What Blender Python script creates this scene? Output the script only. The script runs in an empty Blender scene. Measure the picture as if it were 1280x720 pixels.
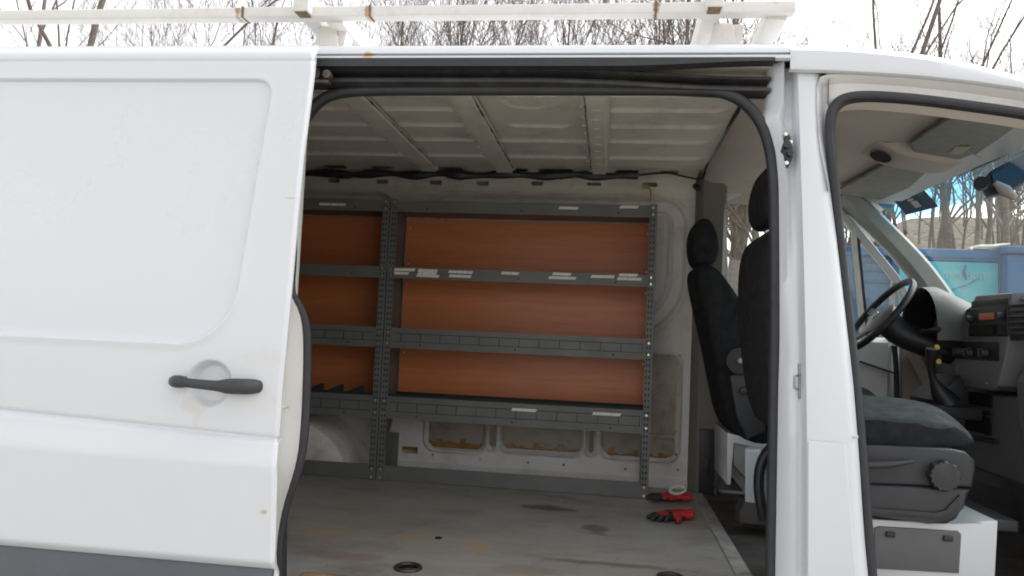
import bpy, bmesh, math, random
from mathutils import Vector, Matrix, noise
random.seed(7)
R = math.radians
scn = bpy.context.scene
col = scn.collection

# ------------------------------------------------------------------ camera frame
FPX, CX, CY = 950.0, 640.0, 360.0
aY = Vector((120, -62, -950)).normalized()
_u = Vector((math.sin(R(2.1)), math.cos(R(2.1)), 0))
aZ = (_u - aY * _u.dot(aY)).normalized()
aX = aY.cross(aZ)
CAM = Vector((0, 0, 1.45))
def ray(px, py):
    c = Vector((px - CX, -(py - CY), -FPX))
    return Vector((aX.dot(c), aY.dot(c), aZ.dot(c)))
def P(px, py, y):
    d = ray(px, py); return CAM + d * (y / d.y)
def G(px, py, x):
    d = ray(px, py); return CAM + d * (x / d.x)
def F(px, py, z):
    d = ray(px, py); return CAM + d * ((z - CAM.z) / d.z)

# ------------------------------------------------------------------ materials
MATS = {}
def _n(nt, t, **kw):
    n = nt.nodes.new(t)
    for k, v in kw.items(): setattr(n, k, v)
    return n
def mat(name, colr, rough=0.5, metal=0.0, var=0.12, scale=6.0, stretch=(1,1,1), dirt=None, dirt_amt=0.0,
        dirt_scale=3.0, bump=0.0, bump_scale=60.0, patches=(), coat=0.0, spec=0.5, specks=None, emit=None, alpha=None, objco=False,
        bump_stretch=(1,1,1), scratch=0.0):
    """procedural principled material: base colour varied by noise, a dirt layer, local patches of rust or wear"""
    if name in MATS: return MATS[name]
    m = bpy.data.materials.new(name); m.use_nodes = True
    nt = m.node_tree; b = nt.nodes['Principled BSDF']; L = nt.links
    if objco:
        tc = _n(nt, 'ShaderNodeTexCoord'); src = tc.outputs['Object']
    else:
        g = _n(nt, 'ShaderNodeNewGeometry'); src = g.outputs['Position']
    mp = _n(nt, 'ShaderNodeMapping'); mp.inputs['Scale'].default_value = stretch
    L.new(src, mp.inputs['Vector'])
    nz = _n(nt, 'ShaderNodeTexNoise'); nz.inputs['Scale'].default_value = scale; nz.inputs['Detail'].default_value = 6
    nz.inputs['Roughness'].default_value = 0.6
    L.new(mp.outputs[0], nz.inputs['Vector'])
    mr = _n(nt, 'ShaderNodeMapRange'); mr.inputs[1].default_value = 0.3; mr.inputs[2].default_value = 0.7
    mr.inputs[3].default_value = 1 - var; mr.inputs[4].default_value = 1 + var * 0.7
    L.new(nz.outputs['Fac'], mr.inputs[0])
    hv = _n(nt, 'ShaderNodeHueSaturation'); hv.inputs['Color'].default_value = (*colr, 1)
    L.new(mr.outputs[0], hv.inputs['Value'])
    cur = hv.outputs[0]
    def mix(fac, a, bcol):
        mx = _n(nt, 'ShaderNodeMix', data_type='RGBA')
        L.new(fac, mx.inputs[0]); L.new(a, mx.inputs[6]); mx.inputs[7].default_value = (*bcol, 1)
        return mx.outputs[2]
    if dirt:
        n2 = _n(nt, 'ShaderNodeTexNoise'); n2.inputs['Scale'].default_value = dirt_scale; n2.inputs['Detail'].default_value = 9
        n2.inputs['Roughness'].default_value = 0.72
        L.new(mp.outputs[0], n2.inputs['Vector'])
        r2 = _n(nt, 'ShaderNodeMapRange'); r2.inputs[1].default_value = 0.5; r2.inputs[2].default_value = 0.72
        r2.inputs[4].default_value = dirt_amt
        L.new(n2.outputs['Fac'], r2.inputs[0]); cur = mix(r2.outputs[0], cur, dirt)
    if specks:
        scol, sc, th, amt = specks
        vo = _n(nt, 'ShaderNodeTexNoise'); vo.inputs['Scale'].default_value = sc; vo.inputs['Detail'].default_value = 2
        L.new(src, vo.inputs['Vector'])
        r3 = _n(nt, 'ShaderNodeMapRange'); r3.inputs[1].default_value = th; r3.inputs[2].default_value = th + 0.03
        r3.inputs[4].default_value = amt
        L.new(vo.outputs['Fac'], r3.inputs[0]); cur = mix(r3.outputs[0], cur, scol)
    if scratch:
        for (sx, rz, c_) in (((1.5, 45, 1), 0.12, (0.5, 0.48, 0.45)), ((40, 1.8, 1), 0.25, (0.10, 0.09, 0.08)), ((2, 60, 1), -0.5, (0.12, 0.11, 0.10))):
            ms = _n(nt, 'ShaderNodeMapping'); ms.inputs['Scale'].default_value = sx; ms.inputs['Rotation'].default_value = (0, 0, rz)
            m0 = _n(nt, 'ShaderNodeMapping'); m0.inputs['Rotation'].default_value = (0, 0, rz); L.new(src, m0.inputs[0]); ms.inputs['Rotation'].default_value = (0, 0, 0)
            L.new(m0.outputs[0], ms.inputs[0]); n5 = _n(nt, 'ShaderNodeTexNoise'); n5.inputs['Scale'].default_value = 2.2; n5.inputs['Detail'].default_value = 3
            L.new(ms.outputs[0], n5.inputs['Vector']); r5 = _n(nt, 'ShaderNodeMapRange'); r5.inputs[1].default_value = 0.64; r5.inputs[2].default_value = 0.70
            r5.inputs[4].default_value = scratch; L.new(n5.outputs['Fac'], r5.inputs[0]); cur = mix(r5.outputs[0], cur, c_)
    for (c, rad, pcol, amt, nsc) in patches:      # real stains at real places, rough outline from noise
        sb = _n(nt, 'ShaderNodeVectorMath', operation='SUBTRACT'); sb.inputs[1].default_value = c
        L.new(src, sb.inputs[0])
        dv = _n(nt, 'ShaderNodeVectorMath', operation='DIVIDE'); dv.inputs[1].default_value = rad
        L.new(sb.outputs[0], dv.inputs[0])
        ln = _n(nt, 'ShaderNodeVectorMath', operation='LENGTH'); L.new(dv.outputs[0], ln.inputs[0])
        n4 = _n(nt, 'ShaderNodeTexNoise'); n4.inputs['Scale'].default_value = nsc; n4.inputs['Detail'].default_value = 5
        L.new(src, n4.inputs['Vector'])
        ma = _n(nt, 'ShaderNodeMath', operation='MULTIPLY_ADD'); ma.inputs[1].default_value = 1.6
        L.new(n4.outputs['Fac'], ma.inputs[0]); L.new(ln.outputs['Value'], ma.inputs[2])
        r4 = _n(nt, 'ShaderNodeMapRange'); r4.inputs[1].default_value = 1.75; r4.inputs[2].default_value = 1.35
        r4.inputs[3].default_value = 0; r4.inputs[4].default_value = amt
        L.new(ma.outputs[0], r4.inputs[0]); cur = mix(r4.outputs[0], cur, pcol)
    L.new(cur, b.inputs['Base Color'])
    b.inputs['Metallic'].default_value = metal
    b.inputs['Specular IOR Level'].default_value = spec
    rr = _n(nt, 'ShaderNodeMapRange'); rr.inputs[1].default_value = 0.3; rr.inputs[2].default_value = 0.7
    rr.inputs[3].default_value = min(1, rough * 1.15); rr.inputs[4].default_value = rough * 0.85
    L.new(nz.outputs['Fac'], rr.inputs[0]); L.new(rr.outputs[0], b.inputs['Roughness'])
    if coat: b.inputs['Coat Weight'].default_value = coat; b.inputs['Coat Roughness'].default_value = 0.12
    if bump:
        n3 = _n(nt, 'ShaderNodeTexNoise'); n3.inputs['Scale'].default_value = bump_scale; n3.inputs['Detail'].default_value = 4
        m3 = _n(nt, 'ShaderNodeMapping'); m3.inputs['Scale'].default_value = bump_stretch
        L.new(src, m3.inputs['Vector']); L.new(m3.outputs[0], n3.inputs['Vector'])
        bp = _n(nt, 'ShaderNodeBump'); bp.inputs['Strength'].default_value = bump; bp.inputs['Distance'].default_value = 0.01
        L.new(n3.outputs['Fac'], bp.inputs['Height']); L.new(bp.outputs[0], b.inputs['Normal'])
    if emit:
        b.inputs['Emission Color'].default_value = (*emit[0], 1); b.inputs['Emission Strength'].default_value = emit[1]
    MATS[name] = m
    return m

# ------------------------------------------------------------------ mesh helpers
def link(name, bm, m, parent=None, smooth=True, autosm=35):
    me = bpy.data.meshes.new(name)
    if parent is not None:
        off = parent.location if parent.parent is None else parent.parent.location
        bmesh.ops.translate(bm, verts=bm.verts, vec=-Vector(off))
    bmesh.ops.recalc_face_normals(bm, faces=bm.faces)
    bm.to_mesh(me); bm.free()
    for mm in (m if isinstance(m, (list, tuple)) else [m]): me.materials.append(mm)
    if smooth:
        me.polygons.foreach_set('use_smooth', [True] * len(me.polygons))
        try: me.set_sharp_from_angle(angle=R(autosm))
        except Exception: pass
    o = bpy.data.objects.new(name, me); col.objects.link(o)
    if parent is not None: o.parent = parent
    return o
def thing(name, label, cat, loc=(0,0,0), group=None):
    o = bpy.data.objects.new(name, None); col.objects.link(o); o.location = loc
    o['label'] = label; o['category'] = cat
    if group: o['group'] = group
    o.empty_display_size = 0.1
    return o
def setmi(bm, n0, idx):
    for f in list(bm.faces)[n0:]: f.material_index = idx
def each(name, builders, m, parent, **k):
    """one object per piece"""
    out = []
    for fn in builders:
        b_ = bmesh.new(); fn(b_); out.append(link(name, b_, m, parent, **k))
    return out
def tag(o, label, cat, group=None):
    o['label'] = label; o['category'] = cat
    if group: o['group'] = group
    return o
def struct(o): o['kind'] = 'structure'; return o
B = bmesh.new
def box(bm, lo, hi, bev=0.0, rot=None, mi=0):
    lo = Vector(lo); hi = Vector(hi); c = (lo + hi) / 2; s = hi - lo
    M = Matrix.Translation(c)
    if rot is not None: M = M @ rot
    M = M @ Matrix.Diagonal((abs(s.x), abs(s.y), abs(s.z), 1))
    r = bmesh.ops.create_cube(bm, size=1, matrix=M)
    vs = r['verts']
    if bev > 0:
        es = list({e for v in vs for e in v.link_edges})
        bmesh.ops.bevel(bm, geom=es, offset=bev, segments=3, profile=0.5, affect='EDGES')
    return vs
def obox(bm, a, b, w, h, up=Vector((0,0,1)), bev=0.0):
    """bar from a to b, width w (sideways), height h (along up)"""
    a = Vector(a); b = Vector(b); d = (b - a); L = d.length; d.normalize()
    s = d.cross(up).normalized(); u = s.cross(d).normalized()
    M = Matrix((( d.x, s.x, u.x, 0), (d.y, s.y, u.y, 0), (d.z, s.z, u.z, 0), (0,0,0,1)))
    M = Matrix.Translation((a + b) / 2) @ M @ Matrix.Diagonal((L, w, h, 1))
    r = bmesh.ops.create_cube(bm, size=1, matrix=M)
    if bev > 0:
        es = list({e for v in r['verts'] for e in v.link_edges})
        bmesh.ops.bevel(bm, geom=es, offset=bev, segments=2, profile=0.5, affect='EDGES')
def tube(bm, pts, rad, seg=10, cap=True, ry=None, up=None):
    pts = [Vector(p) for p in pts]; n = len(pts)
    rads = rad if isinstance(rad, (list, tuple)) else [rad] * n
    rings = []; prev = None
    for i, p in enumerate(pts):
        t = (pts[min(i + 1, n - 1)] - pts[max(i - 1, 0)])
        if t.length < 1e-9: t = Vector((0, 0, 1))
        t.normalize()
        if prev is None:
            a = Vector(up) if up else (Vector((0, 0, 1)) if abs(t.z) < 0.9 else Vector((1, 0, 0)))
            s = t.cross(a).normalized()
        else:
            s = (prev - t * prev.dot(t))
            s = s.normalized() if s.length > 1e-6 else t.orthogonal().normalized()
        prev = s; u = s.cross(t)
        k = ry if ry else 1.0
        rings.append([bm.verts.new(p + s * math.cos(2*math.pi*j/seg) * rads[i] + u * math.sin(2*math.pi*j/seg) * rads[i] * k) for j in range(seg)])
    for i in range(n - 1):
        for j in range(seg):
            bm.faces.new((rings[i][j], rings[i][(j+1) % seg], rings[i+1][(j+1) % seg], rings[i+1][j]))
    if cap and seg > 2:
        bm.faces.new(rings[0][::-1]); bm.faces.new(rings[-1])
def loft(bm, rows, closed=False):
    vr = [[bm.verts.new(Vector(p)) for p in r] for r in rows]
    for i in range(len(vr) - 1):
        n = len(vr[i])
        for j in range(n if closed else n - 1):
            a, b, c, d = vr[i][j], vr[i][(j+1) % n], vr[i+1][(j+1) % n], vr[i+1][j]
            try: bm.faces.new((a, b, c, d))
            except ValueError: pass
    return vr
def prism(bm, pts, vec, bev=0.0):
    """closed polygon pts (3D, coplanar) extruded by vec"""
    vec = Vector(vec)
    a = [bm.verts.new(Vector(p)) for p in pts]; b = [bm.verts.new(Vector(p) + vec) for p in pts]
    n = len(a); fs = [bm.faces.new(a), bm.faces.new(b[::-1])]
    for i in range(n): fs.append(bm.faces.new((a[i], b[i], b[(i+1) % n], a[(i+1) % n])))
    if bev > 0:
        es = {e for f in fs[:2] for e in f.edges}
        bmesh.ops.bevel(bm, geom=list(es), offset=bev, segments=3, profile=0.5, affect='EDGES')
def disc(bm, c, r, nrm, th=0.004, seg=20, r2=None):
    nrm = Vector(nrm).normalized()
    tube(bm, [Vector(c), Vector(c) + nrm * th], [r, r2 if r2 else r], seg=seg)
def resample(pts, n):
    pts = [Vector(p) for p in pts]; ds = [0]
    for i in range(1, len(pts)): ds.append(ds[-1] + (pts[i] - pts[i-1]).length)
    out = []
    for k in range(n):
        t = ds[-1] * k / (n - 1); i = 0
        while i < len(ds) - 2 and ds[i+1] < t: i += 1
        f = (t - ds[i]) / max(1e-9, ds[i+1] - ds[i]); out.append(pts[i].lerp(pts[i+1], f))
    return out
def smoothp(pts, it=2):
    pts = [Vector(p) for p in pts]
    for _ in range(it):
        q = [pts[0]]
        for i in range(len(pts) - 1):
            q += [pts[i].lerp(pts[i+1], .25), pts[i].lerp(pts[i+1], .75)]
        q.append(pts[-1]); pts = q
    return pts
def interp(tbl, t):
    if t <= tbl[0][0]: return tbl[0][1]
    for (a, va), (b, vb) in zip(tbl, tbl[1:]):
        if t <= b: return va + (vb - va) * (t - a) / (b - a)
    return tbl[-1][1]
def sst(e0, e1, x):
    t = max(0.0, min(1.0, (x - e0) / (e1 - e0))); return t * t * (3 - 2 * t)
def sdrr(x, z, x0, x1, z0, z1, r):
    cx, cz, hx, hz = (x0+x1)/2, (z0+z1)/2, (x1-x0)/2, (z1-z0)/2
    qx = abs(x - cx) - hx + r; qz = abs(z - cz) - hz + r
    return math.hypot(max(qx, 0), max(qz, 0)) + min(max(qx, qz), 0) - r
def grid(bm, us, vs, fn, hole=None):
    V = [[bm.verts.new(fn(u, v)) for v in vs] for u in us]
    for i in range(len(us) - 1):
        for j in range(len(vs) - 1):
            if hole and hole((us[i]+us[i+1])/2, (vs[j]+vs[j+1])/2): continue
            bm.faces.new((V[i][j], V[i+1][j], V[i+1][j+1], V[i][j+1]))
    loose = [v for v in bm.verts if not v.link_faces]
    bmesh.ops.delete(bm, geom=loose, context='VERTS')
def frange(a, b, step):
    n = max(1, int(round((b - a) / step))); return [a + (b - a) * i / n for i in range(n + 1)]

# ------------------------------------------------------------------ material set
RUST = (0.40, 0.20, 0.08)
gp = P(460, 68, 2.06)
M_white = mat('white_body_paint', (0.625, 0.64, 0.665), 0.32, var=0.015, scale=1.5, coat=0.35,
              dirt=(0.62, 0.60, 0.55), dirt_amt=0.10, dirt_scale=2.2,
              patches=[((gp.x, gp.y, gp.z), (0.020, 0.1, 0.016), (0.55, 0.33, 0.10), 0.85, 40)])
dp = lambda px, py: tuple(P(px, py, 1.905))
M_door = mat('white_door_paint', (0.625, 0.64, 0.665), 0.30, var=0.012, scale=1.2, coat=0.35,
             dirt=(0.62, 0.60, 0.55), dirt_amt=0.045, dirt_scale=5, bump=0.02, bump_scale=2.5,
             patches=[(dp(246, 506), (0.05, 0.1, 0.03), (0.52, 0.45, 0.37), 0.30, 60),
                      (dp(248, 522), (0.012, 0.1, 0.04), (0.52, 0.46, 0.36), 0.22, 40),
                      (dp(318, 500), (0.09, 0.1, 0.035), (0.60, 0.55, 0.47), 0.16, 60),
                      (dp(332, 448), (0.08, 0.1, 0.03), (0.58, 0.53, 0.45), 0.20, 70),
                      (dp(337, 636), (0.012, 0.1, 0.009), (0.45, 0.33, 0.10), 0.7, 60),
                      (dp(384, 93), (0.022, 0.1, 0.014), (0.25, 0.25, 0.25), 0.55, 90),
                      (dp(357, 70), (0.014, 0.1, 0.008), (0.5, 0.42, 0.36), 0.5, 90),
                      (dp(358, 245), (0.022, 0.1, 0.002), (0.3, 0.3, 0.3), 0.8, 20)])
M_jamb = mat('painted_jamb', (0.70, 0.69, 0.66), 0.4, var=0.05, scale=5, dirt=(0.45, 0.40, 0.33), dirt_amt=0.30, dirt_scale=6)
M_int = mat('interior_paint', (0.77, 0.72, 0.63), 0.5, var=0.05, scale=4, dirt=(0.30, 0.26, 0.20), dirt_amt=0.45, dirt_scale=5)
M_wall = mat('interior_wall_paint', (0.76, 0.725, 0.69), 0.5, var=0.06, scale=4, dirt=(0.33, 0.27, 0.21), dirt_amt=0.45, dirt_scale=7)
M_cav = mat('cavity_skin', (0.44, 0.39, 0.32), 0.45, var=0.2, scale=6, dirt=(0.24, 0.15, 0.06), dirt_amt=0.7, dirt_scale=9)
M_wax = mat('amber_wax', (0.36, 0.18, 0.04), 0.3, var=0.4, scale=18)
M_rub = mat('black_rubber', (0.030, 0.030, 0.034), 0.5, var=0.15, scale=20, spec=0.4)
M_blk = mat('black_plastic', (0.022, 0.022, 0.024), 0.42, var=0.15, scale=10, bump=0.05, bump_scale=400)
M_track = mat('track_steel', (0.035, 0.034, 0.033), 0.4, var=0.3, scale=12, dirt=(0.12, 0.10, 0.08), dirt_amt=0.5, dirt_scale=14)
M_hndl = mat('handle_plastic', (0.038, 0.039, 0.042), 0.5, var=0.1, scale=30, bump=0.08, bump_scale=500)
M_mould = mat('side_moulding_plastic', (0.085, 0.088, 0.10), 0.5, var=0.08, scale=8, bump=0.05, bump_scale=300)
M_dark = mat('dark_void', (0.012, 0.011, 0.010), 0.8)
M_floor = mat('worn_grey_floor', (0.44, 0.405, 0.37), 0.36, var=0.16, scale=3.5, stretch=(0.9, 1.7, 1), dirt=(0.17, 0.15, 0.13), dirt_amt=0.6, scratch=0.2,
              dirt_scale=4.0, specks=((0.62, 0.60, 0.57), 70, 0.70, 0.6), bump=0.10, bump_scale=40, bump_stretch=(0.4, 3, 1),
              patches=[((-0.985, 2.70, .7), (0.13, 0.055, 1), (0.54, 0.38, 0.22), 0.8, 12),
                       ((-0.67, 2.72, .7), (0.10, 0.045, 1), (0.54, 0.38, 0.22), 0.8, 14),
                       ((-0.43, 2.69, .7), (0.055, 0.085, 1), (0.54, 0.38, 0.22), 0.8, 13),
                       ((-0.85, 2.45, .7), (0.20, 0.05, 1), (0.30, 0.22, 0.15), 0.5, 16),
                       ((-0.25, 2.45, .7), (0.16, 0.06, 1), (0.34, 0.25, 0.17), 0.5, 12),
                       ((-0.22, 3.35, .7), (0.14, 0.07, 1), (0.075, 0.055, 0.048), 0.75, 12),
                       ((-0.02, 3.05, .7), (0.07, 0.09, 1), (0.07, 0.06, 0.055), 0.65, 16),
                       ((0.05, 2.6, .7), (0.30, 0.03, 1), (0.09, 0.08, 0.07), 0.5, 20),
                       ((-0.98, 2.33, .7), (0.16, 0.12, 1), (0.50, 0.50, 0.50), 0.55, 60)])
M_cabfl = mat('cab_floor_mat', (0.075, 0.068, 0.060), 0.7, var=0.3, scale=5, dirt=(0.16, 0.13, 0.10), dirt_amt=0.5, dirt_scale=6, bump=0.1, bump_scale=120)
M_seal = mat('brown_sealant', (0.10, 0.075, 0.05), 0.6, var=0.4, scale=40)
M_strip = mat('aluminium_strip', (0.50, 0.485, 0.455), 0.5, metal=0.2, var=0.25, scale=9, dirt=(0.17, 0.12, 0.08), dirt_amt=0.8, dirt_scale=7)
M_steel = mat('grey_green_shelf_steel', (0.152, 0.158, 0.150), 0.45, var=0.12, scale=7, dirt=(0.20, 0.19, 0.17), dirt_amt=0.35, dirt_scale=12, objco=True)
M_ply = mat('orange_brown_board', (0.68, 0.215, 0.078), 0.38, var=0.10, scale=4.0, stretch=(0.5, 1, 9), dirt=(0.46, 0.16, 0.06),
            dirt_amt=0.45, dirt_scale=5.0)
M_bolt = mat('zinc_bolt', (0.75, 0.74, 0.70), 0.3, metal=0.8, var=0.1)
M_liner = mat('black_shelf_liner', (0.02, 0.022, 0.024), 0.7)
def label_mat():
    m = bpy.data.materials.new('printed_paper_strip'); m.use_nodes = True; nt = m.node_tree; L = nt.links
    b = nt.nodes['Principled BSDF']; g = _n(nt, 'ShaderNodeNewGeometry')
    mp = _n(nt, 'ShaderNodeMapping'); mp.inputs['Scale'].default_value = (1, 1, 0.25); L.new(g.outputs['Position'], mp.inputs[0])
    nz = _n(nt, 'ShaderNodeTexNoise'); nz.inputs['Scale'].default_value = 160; nz.inputs['Detail'].default_value = 2
    L.new(mp.outputs[0], nz.inputs['Vector'])
    cr = _n(nt, 'ShaderNodeValToRGB'); cr.color_ramp.elements[0].position = 0.30; cr.color_ramp.elements[0].color = (0.50, 0.49, 0.45, 1)
    cr.color_ramp.elements[1].position = 0.46; cr.color_ramp.elements[1].color = (0.85, 0.82, 0.74, 1)
    L.new(nz.outputs['Fac'], cr.inputs[0]); L.new(cr.outputs[0], b.inputs['Base Color']); b.inputs['Roughness'].default_value = 0.5
    return m
M_label = label_mat()
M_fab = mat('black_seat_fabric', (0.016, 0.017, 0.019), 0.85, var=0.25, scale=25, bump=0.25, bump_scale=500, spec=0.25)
M_fabtop = mat('lit_seat_top_fabric', (0.040, 0.046, 0.045), 0.8, var=0.2, scale=30, bump=0.25, bump_scale=500, spec=0.3)
M_trim = mat('dark_grey_trim', (0.030, 0.031, 0.035), 0.45, var=0.08, scale=10, bump=0.06, bump_scale=350)
M_trim2 = mat('mid_grey_trim', (0.64, 0.63, 0.64), 0.5, var=0.08, scale=8, bump=0.05, bump_scale=350)
M_cover = mat('battery_cover_grey', (0.125, 0.122, 0.126), 0.5, var=0.06, scale=8)
M_dash = mat('dashboard_plastic', (0.16, 0.16, 0.168), 0.42, var=0.08, scale=10, bump=0.08, bump_scale=300)
M_dashtop = mat('dashboard_top', (0.10, 0.102, 0.10), 0.5, var=0.08, scale=10, bump=0.1, bump_scale=300)
M_bpil = mat('pillar_trim', (0.17, 0.155, 0.14), 0.6, var=0.06, scale=5)
M_apil = mat('grey_pillar_trim', (0.33, 0.35, 0.335), 0.55, var=0.06, scale=8)
M_head = mat('tan_headliner', (0.55, 0.49, 0.43), 0.85, var=0.05, scale=6, bump=0.1, bump_scale=300)
M_kick = mat('brown_kick_panel', (0.42, 0.34, 0.29), 0.6, var=0.1, scale=6)
M_rack = mat('rack_white_paint', (0.70, 0.69, 0.66), 0.45, var=0.04, scale=6, dirt=(0.50, 0.40, 0.28), dirt_amt=0.35, dirt_scale=9,
             patches=[(tuple(P(303, 15, 2.15)), (0.012, 0.1, 0.05), RUST, 0.9, 60),
                      (tuple(P(820, 6, 2.15)), (0.014, 0.1, 0.05), RUST, 0.95, 60),
                      (tuple(P(463, 17, 2.15)), (0.010, 0.1, 0.05), (0.40, 0.22, 0.08), 0.8, 60),
                      (tuple(P(430, 45, 2.4)), (0.06, 0.5, 0.05), (0.55, 0.36, 0.14), 0.7, 18),
                      (tuple(P(948, 45, 2.4)), (0.05, 0.5, 0.03), (0.50, 0.27, 0.14), 0.7, 25)])
M_rust = mat('rusty_steel', (0.20, 0.13, 0.06), 0.8, var=0.4, scale=60)
M_red = mat('red_knit', (0.62, 0.035, 0.03), 0.85, var=0.2, scale=40, bump=0.4, bump_scale=700, objco=True)
M_nit = mat('black_nitrile', (0.035, 0.036, 0.042), 0.5, var=0.3, scale=60, bump=0.4, bump_scale=300, objco=True)
M_cuff = mat('white_cuff', (0.72, 0.70, 0.68), 0.8, var=0.1, scale=60)
def glass_mat(name, tint, veil=0.0, shade=None):
    m = bpy.data.materials.new(name); m.use_nodes = True; nt = m.node_tree; L = nt.links
    nt.nodes.clear(); out = _n(nt, 'ShaderNodeOutputMaterial')
    tr = _n(nt, 'ShaderNodeBsdfTransparent'); tr.inputs[0].default_value = (*tint, 1)
    gl = _n(nt, 'ShaderNodeBsdfGlossy'); gl.inputs['Roughness'].default_value = 0.03
    mx = _n(nt, "ShaderNodeMixShader"); mx.inputs[0].default_value = 0.05; L.new(tr.outputs[0], mx.inputs[1]); L.new(gl.outputs[0], mx.inputs[2])
    cur = mx.outputs[0]
    if veil:      # translucent mix put in for windscreen haze and reflection, side glass dirt
        df = _n(nt, 'ShaderNodeBsdfTranslucent'); df.inputs[0].default_value = (0.85, 0.83, 0.78, 1)
        m2 = _n(nt, 'ShaderNodeMixShader'); m2.inputs[0].default_value = veil
        L.new(cur, m2.inputs[1]); L.new(df.outputs[0], m2.inputs[2]); cur = m2.outputs[0]
    if shade:     # factory shade band along the top of the windscreen
        z0, z1, c = shade
        g = _n(nt, 'ShaderNodeNewGeometry'); sp = _n(nt, 'ShaderNodeSeparateXYZ'); L.new(g.outputs['Position'], sp.inputs[0])
        mr = _n(nt, 'ShaderNodeMapRange', interpolation_type='SMOOTHSTEP'); mr.inputs[1].default_value = z0; mr.inputs[2].default_value = z1
        L.new(sp.outputs['Z'], mr.inputs[0])
        mc = _n(nt, 'ShaderNodeMix', data_type='RGBA'); L.new(mr.outputs[0], mc.inputs[0])
        mc.inputs[6].default_value = (*tint, 1); mc.inputs[7].default_value = (*c, 1); L.new(mc.outputs[2], tr.inputs[0])
    L.new(cur, out.inputs[0]); return m
M_glass = glass_mat('side_glass', (0.86, 0.88, 0.85), 0.02)
M_wind = glass_mat('windscreen_glass', (0.78, 0.83, 0.79), 0.035, (2.05, 2.12, (0.16, 0.46, 0.68)))

# ------------------------------------------------------------------ THE VAN
OR = Vector((-0.9, 3.05, 0.0))
van = thing('panel_van', 'white panel van with its side door slid open and an empty shelved load bay', 'van', OR)
def sub(name, bm, m, parent=van, **k): return link(name, bm, m, parent, **k)

def ys(z):      # outer skin of the near side
    return 2.0 + (0.095 * ((z - 1.15) / 1.1) ** 1.5 if z > 1.15 else 0.0)

# --- load floor
FZ = 0.70
bm = B()
cup = F(510, 711, FZ); rect_x = (F(380, 718, FZ).x, F(462, 722, FZ).x); recty = 2.245
def floor_hole(x, y):
    return math.hypot((x - cup.x), (y - cup.y)) < 0.036 or (rect_x[0] < x < rect_x[1] and 2.08 < y < recty)
us = frange(-3.4, -1.2, 0.1) + frange(-1.19, -0.2, 0.006) + frange(-0.1, 0.47, 0.1)
vs = frange(2.06, 2.45, 0.006) + frange(2.5, 4.02, 0.1)
grid(bm, us, vs, lambda u, v: Vector((u, v, FZ)), floor_hole)
# closed underside so that the floor is a slab
box(bm, (-3.4, 2.06, FZ - 0.06), (0.47, 4.02, FZ - 0.035))
fl = sub('load_floor', bm, M_floor)
bm = B()
for (pa, r1, r2, th) in ((cup, 0.030, 0.044, 0.004),):
    pts = [Vector((cup.x + math.cos(a) * 0.038, cup.y + math.sin(a) * 0.038, FZ + 0.004)) for a in [2*math.pi*i/28 for i in range(29)]]
    tube(bm, pts, 0.007, seg=8, cap=False)
    disc(bm, (cup.x, cup.y, FZ - 0.03), 0.036, (0, 0, 1), 0.004)
    pts = [Vector((cup.x + 0.004 + math.cos(a) * 0.026, cup.y + math.sin(a) * 0.02, FZ - 0.012 + 0.008 * math.sin(a))) for a in [2*math.pi*i/24 for i in range(25)]]
    tube(bm, pts, 0.004, seg=6, cap=False)
link('tie_down_ring', bm, M_track, fl)
bm = B(); c2 = F(838, 722, FZ)
pts = [Vector((c2.x + math.cos(a) * 0.038, c2.y - 0.01 + math.sin(a) * 0.038, FZ + 0.004)) for a in [2*math.pi*i/28 for i in range(29)]]
tube(bm, pts, 0.007, seg=8, cap=False); disc(bm, (c2.x, c2.y - 0.01, FZ + 0.001), 0.034, (0, 0, 1), 0.003)
link('tie_down_ring', bm, M_track, fl)
bm = B(); c = F(548, 673, FZ); disc(bm, (c.x, c.y, FZ + 0.0005), 0.013, (0, 0, 1), 0.003)  # near-black disc paints the shade inside a hole in the floor
link('floor_hole_shade', bm, M_dark, fl)
bm = B()   # raw ply edge and painted step plate in the cut-out by the sill
x0, x1 = rect_x
obox(bm, (x0, recty + 0.004, FZ - 0.004), (x1, recty + 0.004, FZ - 0.004), 0.010, 0.014)
obox(bm, (x0 - 0.002, 2.08, FZ - 0.004), (x0 - 0.002, recty, FZ - 0.004), 0.010, 0.014)
link('floor_edge', bm, mat('raw_ply_edge', (0.36, 0.24, 0.14), 0.7, var=0.3, scale=30), fl)
bm = B()
box(bm, (0.438, 2.10, FZ + 0.0005), (0.490, 3.93, FZ + 0.006), 0.002)
link('threshold_strip', bm, M_strip, fl)

# --- cab floor, lower sill
bm = B(); box(bm, (0.49, 2.06, FZ - 0.06), (2.0, 4.0, FZ - 0.006)); sub('cab_floor', bm, M_cabfl)
bm = B(); box(bm, (-3.4, 2.045, 0.42), (1.62, 2.085, 0.66)); box(bm, (-3.4, 2.0, 0.40), (1.62, 2.045, 0.60), 0.01)
sub('side_sill', bm, M_white)

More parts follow.
